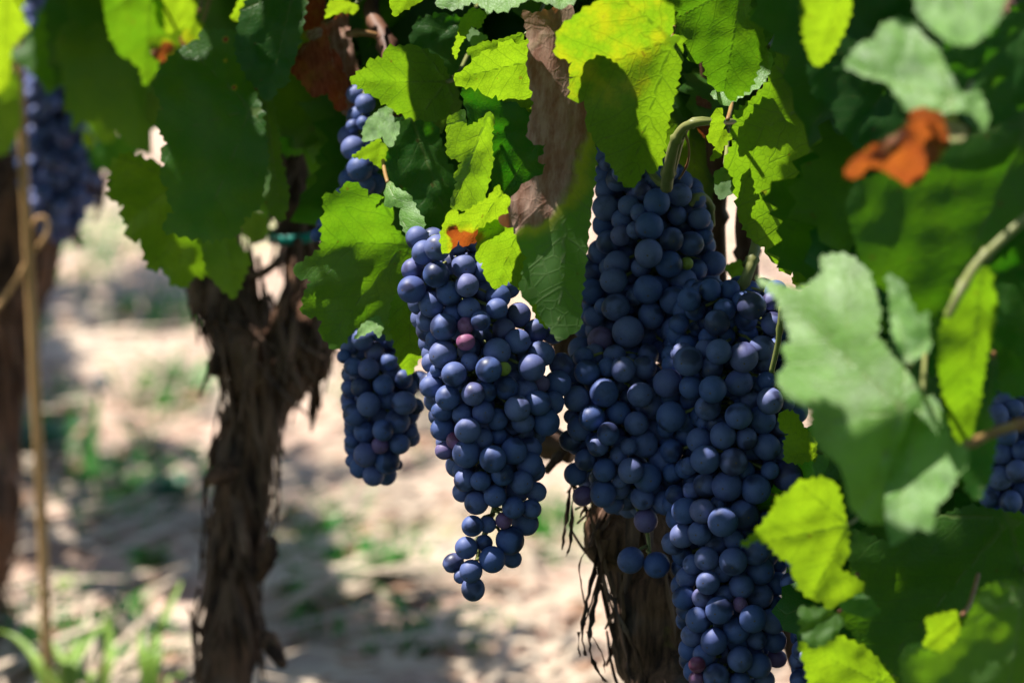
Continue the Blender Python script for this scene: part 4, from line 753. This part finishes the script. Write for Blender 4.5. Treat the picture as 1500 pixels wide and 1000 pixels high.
tuft('grass tuft with pale arching blades at the foot of the tan stalk', 110, 1170, [([(108,985),(120,950),(145,920),(180,895)], 14), ([(155,985),(162,950),(155,900)], 17), ([(60,985),(50,960),(20,930),(-20,920)], 16), ([(95,990),(88,960),(70,930)], 14), ([(100,1000),(103,960),(118,930)], 12), ([(80,995),(60,975),(40,960)], 12), ([(130,1000),(145,985),(165,970)], 10), ([(105,985),(115,965),(112,940)], 12)], M_BLADE)
tuft('broad yellow-green grass leaf bending in from the left border', -20, 900, [([(-10,860),(15,848),(45,860),(62,875)], 16), ([(0,880),(-10,850),(-30,820)], 12)], M_BLADE)
tuft('short bright seedling between the stalk and the shaded straw', 92, 885, [([(95,860),(102,845),(108,838)], 14), ([(90,865),(85,850),(88,835)], 8)], M_BLADE)
tuft('fan of long blue-green blades with a white seed head', 122, 712, [([(125,680),(135,630),(145,575)], 17), ([(140,700),(180,672),(225,645)], 20), ([(118,690),(105,660),(100,620)], 12)], M_WEED, 'weed', 'weed')
g = G(122, 712); dd = (g-CAM).dot(FWD); hd = bmesh.new(); bmesh.ops.create_icosphere(hd, subdivisions=3, radius=12*mpp(dd))
for v in hd.verts: v.co *= 1+.25*noise.noise(v.co*300)
me = bpy.data.meshes.new('seed_head'); hd.to_mesh(me); hd.free(); link('seed_head', me, bpy.data.objects['weed'], M_SEED, P(146, 560, dd+.03))
def leafy(label, px, py, rx, ry, n, mat, seed):
    r = random.Random(seed); g = G(px, py); dd = (g-CAM).dot(FWD); m = mpp(dd); root = thing('weed', g, label, 'weed', 'grass tufts and weeds on the soil')
    for k in range(n):
        a = r.uniform(0, 6.283); rr = r.uniform(.25, 1); tipv = g+Vector((math.cos(a)*rx*m*rr, math.sin(a)*rx*m*rr, ry*m*r.uniform(.5, 1.3))); mid = g.lerp(tipv, .55)+Vector((0, 0, .3*ry*m)); sp = smoothpts([g, mid, tipv], 4)
        side = Vector((-math.sin(a), math.cos(a), 0)); V = []; F = []; kk = len(sp); wd0 = r.uniform(.16, .26)*rx*m
        for i, q in enumerate(sp): wd = wd0*math.sin(math.pi*min(.97, (i+.4)/kk)); V += [q-side*wd, q-Vector((0, 0, wd*.3)), q+side*wd]
        for i in range(kk-1): F += [(i*3, i*3+1, i*3+4, i*3+3), (i*3+1, i*3+2, i*3+5, i*3+4)]
        mb = MB(); mb.add(V, F); mb.build('weed_leaf', mat, root)
leafy('largest dark green weed, on the bright soil below the small bunch', 560, 890, 62, 70, 60, M_WEED, 1)
leafy('low dark green weed in the shade left of the middle trunk', 222, 850, 48, 45, 36, M_WEED, 2)
leafy('small round green sprout right of the middle trunk base', 466, 935, 22, 40, 12, M_WEED, 3)
leafy('blue-green weed in shade close behind the middle trunk', 250, 765, 60, 55, 36, M_WEEDB, 4)
leafy('blue-green creeping weed under the white seed head', 60, 695, 70, 60, 40, M_WEEDB, 5)
leafy('light green weed on pale soil behind the small bunch', 500, 780, 25, 18, 8, M_WEED, 6)
leafy('pale green weed far back in the sunny strip', 250, 570, 70, 22, 14, M_BLADE, 7)
leafy('green weed far back under the olive leaf', 190, 460, 55, 20, 12, M_WEED, 8)
leafy('green weed in the sun behind the loose bark ribbons', 800, 800, 35, 25, 10, M_BLADE, 9)

st = thing('dry_stalk', G(72, 1150), 'thin upright tan stalk with a curled tendril, in front of the far trunk', 'stalk'); g = G(72, 1150); dg = (g-CAM).dot(FWD)
mb = MB(); mb.tube(smoothpts([g, P(70, 1040, dg-.01), P(68, 940, dg-.03), P(62, 780, dg-.05), P(52, 560, dg-.08), P(42, 380, dg-.1), P(34, 230, dg-.12), P(28, 80, dg-.14), P(24, -120, dg-.16)], 6), lerpl([.0042, .0042, .004, .0036, .003], 49), 8, jit=.06); mb.build('stalk', M_TAN, st)
mb = MB(); mb.tube(smoothpts([P(x, y, dg-.1) for x, y in ((42,350),(52,322),(66,320),(70,338),(58,358),(44,375),(25,410),(0,445),(-30,480))], 5), .0018, 7); mb.build('tendril', M_TAN, st)

# ------------------------------------------------------------------ canopies outside the frame: unseen leaves added to throw the shade and the dapples
# sunlit places on the vines (ellipses seen from the path): everything else on the vines lies in the shade of the canopy above
LITE = [(1375,350,110,130),(1430,955,95,60),(655,390,85,60),(612,425,30,30),(655,480,38,45),(650,560,48,32),(716,535,20,16),(755,470,34,40),(682,490,18,22),(685,575,22,16),(690,830,40,18),(640,640,18,14),
 (905,60,90,75),(1045,50,48,70),(860,140,40,40),(975,170,20,80),(720,95,70,55),(765,150,22,50),(690,250,38,95),(672,340,35,40),(730,370,45,60),(790,465,16,22),(720,-10,90,40),(815,-10,50,35),(690,60,30,40),
 (555,110,45,35),(565,185,45,35),(535,235,40,80),(525,310,60,50),(590,315,45,60),(600,485,34,66),(540,482,28,18),(440,400,18,22),(450,440,14,25),(600,30,45,40),(800,80,40,60),(840,200,30,60),
 (1095,220,38,120),(1090,300,22,60),(1090,122,40,28),(1050,205,22,40),(1058,270,18,28),(1170,400,18,14),(1148,625,28,30),(1128,575,12,10),(1122,642,12,9),(1150,685,14,12),(1191,685,10,20),(1156,845,9,9),(1133,463,8,6),
 (1175,750,70,50),(1195,830,50,70),(1195,470,95,110),(1260,430,50,60),(1290,540,60,60),(1350,670,70,100),(1330,470,35,70),(1315,95,68,50),(1420,165,35,35),(1410,20,75,55),(1300,225,70,50),(1375,180,45,40),(1220,40,40,60),(1145,25,32,20),(1172,75,20,35),(1190,135,20,20),(1415,520,32,110),(1382,925,34,40),(1240,980,75,35),(1195,912,35,30),(1262,888,34,18),
 (250,20,36,36),(195,55,48,70),(358,10,20,28),(10,50,40,95),(112,85,20,24),(130,203,14,20),(203,135,16,18),(33,165,10,60),(495,12,26,16),(280,60,22,20),(885,735,16,20),(802,430,26,50),(48,450,16,230),(66,820,18,200),(383,165,6,26),(287,372,9,14),(243,222,7,10),(795,190,26,60),(775,270,30,30)]
GSE = [(190,440,150,36),(60,600,75,125),(215,760,120,125),(165,875,50,40),(440,685,34,40),(590,690,26,12),(505,690,28,22),(560,935,130,95),(760,955,130,36),(440,870,72,130),(330,930,60,120),(240,395,60,14)]
GLE = [(238,930,55,85),(75,900,80,60),(130,640,40,60),(262,690,22,12),(200,690,20,14),(145,555,16,16),(560,830,70,50),(240,560,70,40),(30,800,40,60),(120,960,130,45),(820,985,50,30)]
def inside(px, py, L): return any(((px-x)/rx)**2+((py-y)/ry)**2 < 1 for x, y, rx, ry in L)
bpy.context.view_layer.update(); DG = bpy.context.evaluated_depsgraph_get()
lit_pts, shade_v, shade_g = [], [], []
def scan(off, first):
    """what of the vines and the soil still sees the sun, and should it?"""
    shade_v.clear(); shade_g.clear()
    for py in range(-20+off, 1021, 10):
        for px in range(-20+off, 1521, 10):
            dr = (P(px, py, 1.0)-CAM).normalized(); hit, loc, nn, _, ob, _ = sc.ray_cast(DG, CAM, dr)
            if not hit: continue
            soil = ob.name.startswith(('ground', 'dead_straw', 'leaf_litter', 'short_grass', 'blade', 'weed'))
            want = (not inside(px, py, GSE) or inside(px, py, GLE)) if soil else inside(px, py, LITE)
            if want and not soil and ob.name.startswith('leaf') and ob.name not in TRACED: want = False
            if want and not first: continue
            q = loc+SUN*.0012; free = True
            for _ in range(3):
                h2, l2, n2, _, ob2, _ = sc.ray_cast(DG, q, SUN)
                if not h2: break
                if ob2 == ob and (l2-loc).length < .012: q = l2+SUN*.001; continue
                free = False; break
            if not free: continue
            if want: lit_pts.append(loc.copy())
            elif soil: shade_g.append(loc.copy())
            else: shade_v.append((loc.copy(), (py+110)*mpp(proj(loc)[2])/.8))
scan(0, True)
LP = np.array([tuple(q) for q in lit_pts]); SV = np.array(tuple(SUN))
def clearance(c):
    """smallest distance of a point from the sun rays of the sunlit places"""
    v = np.array(tuple(c))-LP; s = v @ SV; d2 = (v*v).sum(1)-s*s; d2[s < 0] = 9
    return math.sqrt(max(0, d2.min()))
def clear_view(q):
    v = q-CAM; dq = v.dot(FWD)
    if v.length < .75 or (0 < dq < 1.35 and abs(v.dot(RT)) < .135*dq+.5 and v.dot(UP) < .35): return False
    return not (dq > -.12 and abs(v.dot(RT)) < .135*max(dq, 0)+.10 and v.dot(UP) < .0876*max(dq, 0)+(.04 if dq > 1.75 else .12))
DISCS = []
def occluders(targets, trange, seed, rmax, cover=.5):
    """leaves, one per still sunlit target, on its way to the sun: [(centre, size)]"""
    r = random.Random(seed); out = []; C = np.zeros((0, 3)); RD = np.zeros(0); tg = list(targets); r.shuffle(tg)
    for p, t0 in tg:
        if len(out):
            v = C-np.array(tuple(p)); s = v @ SV; d2 = (v*v).sum(1)-s*s
            if np.any((s > 0) & (d2 < (RD*cover)**2)): continue
        best = None
        for _ in range(14):
            q = p+SUN*(max(t0, trange[0])+r.uniform(0, trange[1])); off = Vector((r.gauss(0, 1), r.gauss(0, 1), r.gauss(0, 1)))*.012; q2 = q+off
            if not clear_view(q2): continue
            k = min(rmax*r.uniform(.75, 1.1), clearance(q2)-.002)
            if best is None or k-off.length > best[0]: best = (k-off.length, q2, k)
        if best and best[2] > .007: out.append((best[1], best[2]/.92)); C = np.vstack([C, tuple(best[1])]); RD = np.append(RD, best[2])
    return out
def canopy(name, vine, leaves, seed, flat=.45):
    r = random.Random(seed); o0 = world_loc(vine); V = []; F = []; UVs = []; T = []; poly = generic_poly(random.Random(3), 20, False); sq = SUN.to_track_quat('Z', 'Y').to_matrix()
    for q, sz in leaves:
        E = sq @ Euler((r.uniform(-flat, flat), r.uniform(-flat, flat), r.uniform(0, 6.3))).to_matrix(); n0 = len(V); tt = r.uniform(0, .5)
        for (x, y) in [(0.25, 0)]+poly:
            V.append(q-o0+E @ Vector((x-.25, y, .25*abs(y)-.3*x*x))*sz); UVs.append((x, y)); T.append(tt)
        m_ = len(poly)
        for i in range(m_): F.append((n0, n0+1+i, n0+1+(i+1) % m_))
    me = mesh(name, V, F); li = np.empty(len(me.loops), dtype=np.int32); me.loops.foreach_get('vertex_index', li)
    me.uv_layers.new(name='leaf').data.foreach_set('uv', np.array(UVs, dtype=np.float32)[li].ravel())
    me.attributes.new('tint', 'FLOAT', 'POINT').data.foreach_set('value', T); me.materials.append(M_CANOPY)
    return link(name, me, vine, None, o0)
def cloud(cx, cy, lo, hi, sx, sy, n, seed, rmin=.03):
    r = random.Random(seed); out = []
    for _ in range(n):
        q = Vector((cx+r.gauss(0, sx), cy+r.gauss(0, sy), r.uniform(lo, hi)))
        if not clear_view(q): continue
        k = min(r.uniform(.055, .085), clearance(q)-.004)
        if k > rmin: out.append((q, k))
    return out
occ = occluders(shade_v, (.02, .18), 5, .075); occ += occluders(shade_v, (.10, .30), 6, .075); occ += occluders(shade_v, (.04, .25), 7, .07, .35)
per = {o: [] for o in (NEAR, MID, FAR, RIGHT)}
for q, k in occ: per[min(per, key=lambda o: (world_loc(o)-Vector((q.x+.12, q.y, 0))).length)].append((q, k))
for i, o in enumerate(per): canopy('foliage', o, per[o]+cloud(o.location.x, o.location.y, .75, 1.3, .2, .2, 60, 70+i), 40+i)
bpy.context.view_layer.update(); DG = bpy.context.evaluated_depsgraph_get(); scan(5, False)
occ2 = occluders(shade_v, (.02, .22), 9, .05, .4); per = {o: [] for o in per}
for q, k in occ2: per[min(per, key=lambda o: (world_loc(o)-Vector((q.x+.12, q.y, 0))).length)].append((q, k))
for i, o in enumerate(per):
    if per[o]: canopy('foliage', o, per[o], 140+i)
bpy.context.view_layer.update(); DG = bpy.context.evaluated_depsgraph_get(); scan(2, False)
occ3 = occluders(shade_v, (.02, .22), 10, .03, .3); per = {o: [] for o in per}
for q, k in occ3: per[min(per, key=lambda o: (world_loc(o)-Vector((q.x+.12, q.y, 0))).length)].append((q, k))
for i, o in enumerate(per):
    if per[o]: canopy('foliage', o, per[o], 240+i)
# unseen vines added around the view to shade the soil and block sky light
def shade_vine(x, y, leaves, seed):
    t = thing('grapevine', (x, y, 0), 'unseen bushy grapevine, added to shade the soil and block sky light', 'grapevine', 'unseen vines added for shade')
    organic('trunk', [([Vector((x, y, -.01)), Vector((x+.01, y, .3)), Vector((x-.02, y+.02, .62)), Vector((x+.05, y+.1, .95))], [.035, .028, .03, .012]), ([Vector((x-.02, y+.02, .6)), Vector((x-.1, y-.12, .95))], [.024, .01])], t, .008, .007)
    canopy('foliage', t, leaves, seed)
gocc = sorted(occluders([(p, .62/SUN.z) for p in shade_g], (.62/SUN.z, .55), 8, .085)+occluders([(p, .62/SUN.z) for p in shade_g], (.62/SUN.z, .65), 18, .085, .38), key=lambda s: s[0].y); nk = 4
for i in range(nk):
    sub = gocc[i*len(gocc)//nk:(i+1)*len(gocc)//nk]
    if sub: cx = sum(q.x for q, k in sub)/len(sub); cy = sum(q.y for q, k in sub)/len(sub); shade_vine(cx, cy, sub+cloud(cx-.1, cy, .6, 1.3, .2, .25, 60, 80+i), 31+i)
near_soil_shade = []  # unseen leaves added over the near soil to cut bounced sunlight
r = random.Random(12)
for x in np.arange(-1.0, 1.4, .13):
    for y in np.arange(-1.0, 2.5, .13):
        q = Vector((x, y, 0))+SUN*r.uniform(.9, 1.5)
        if clear_view(q):
            k = min(r.uniform(.07, .1), clearance(q)-.004)
            if k > .03: near_soil_shade.append((q, k))
fq = P(90, -170, 3.0); canopy('foliage', FAR, cloud(fq.x, fq.y, fq.z-.05, fq.z+.3, .13, .16, 120, 91), 92)
shade_vine(-.98, 2.75, cloud(-.92, 2.75, .25, 1.1, .12, .4, 260, 49), 49)
for k, (x, y) in enumerate(((1.15, .95), (1.4, .35), (1.7, -.3))): shade_vine(x, y, cloud(x, y, .5, 1.4, .2, .2, 220, 50+k), 50+k)
for k in range(5): shade_vine(-2.4+1.2*k, -1.5, cloud(-2.4+1.2*k, -1.5, .3, 1.7, .42, .35, 380, 60+k)+near_soil_shade[k::5], 60+k)
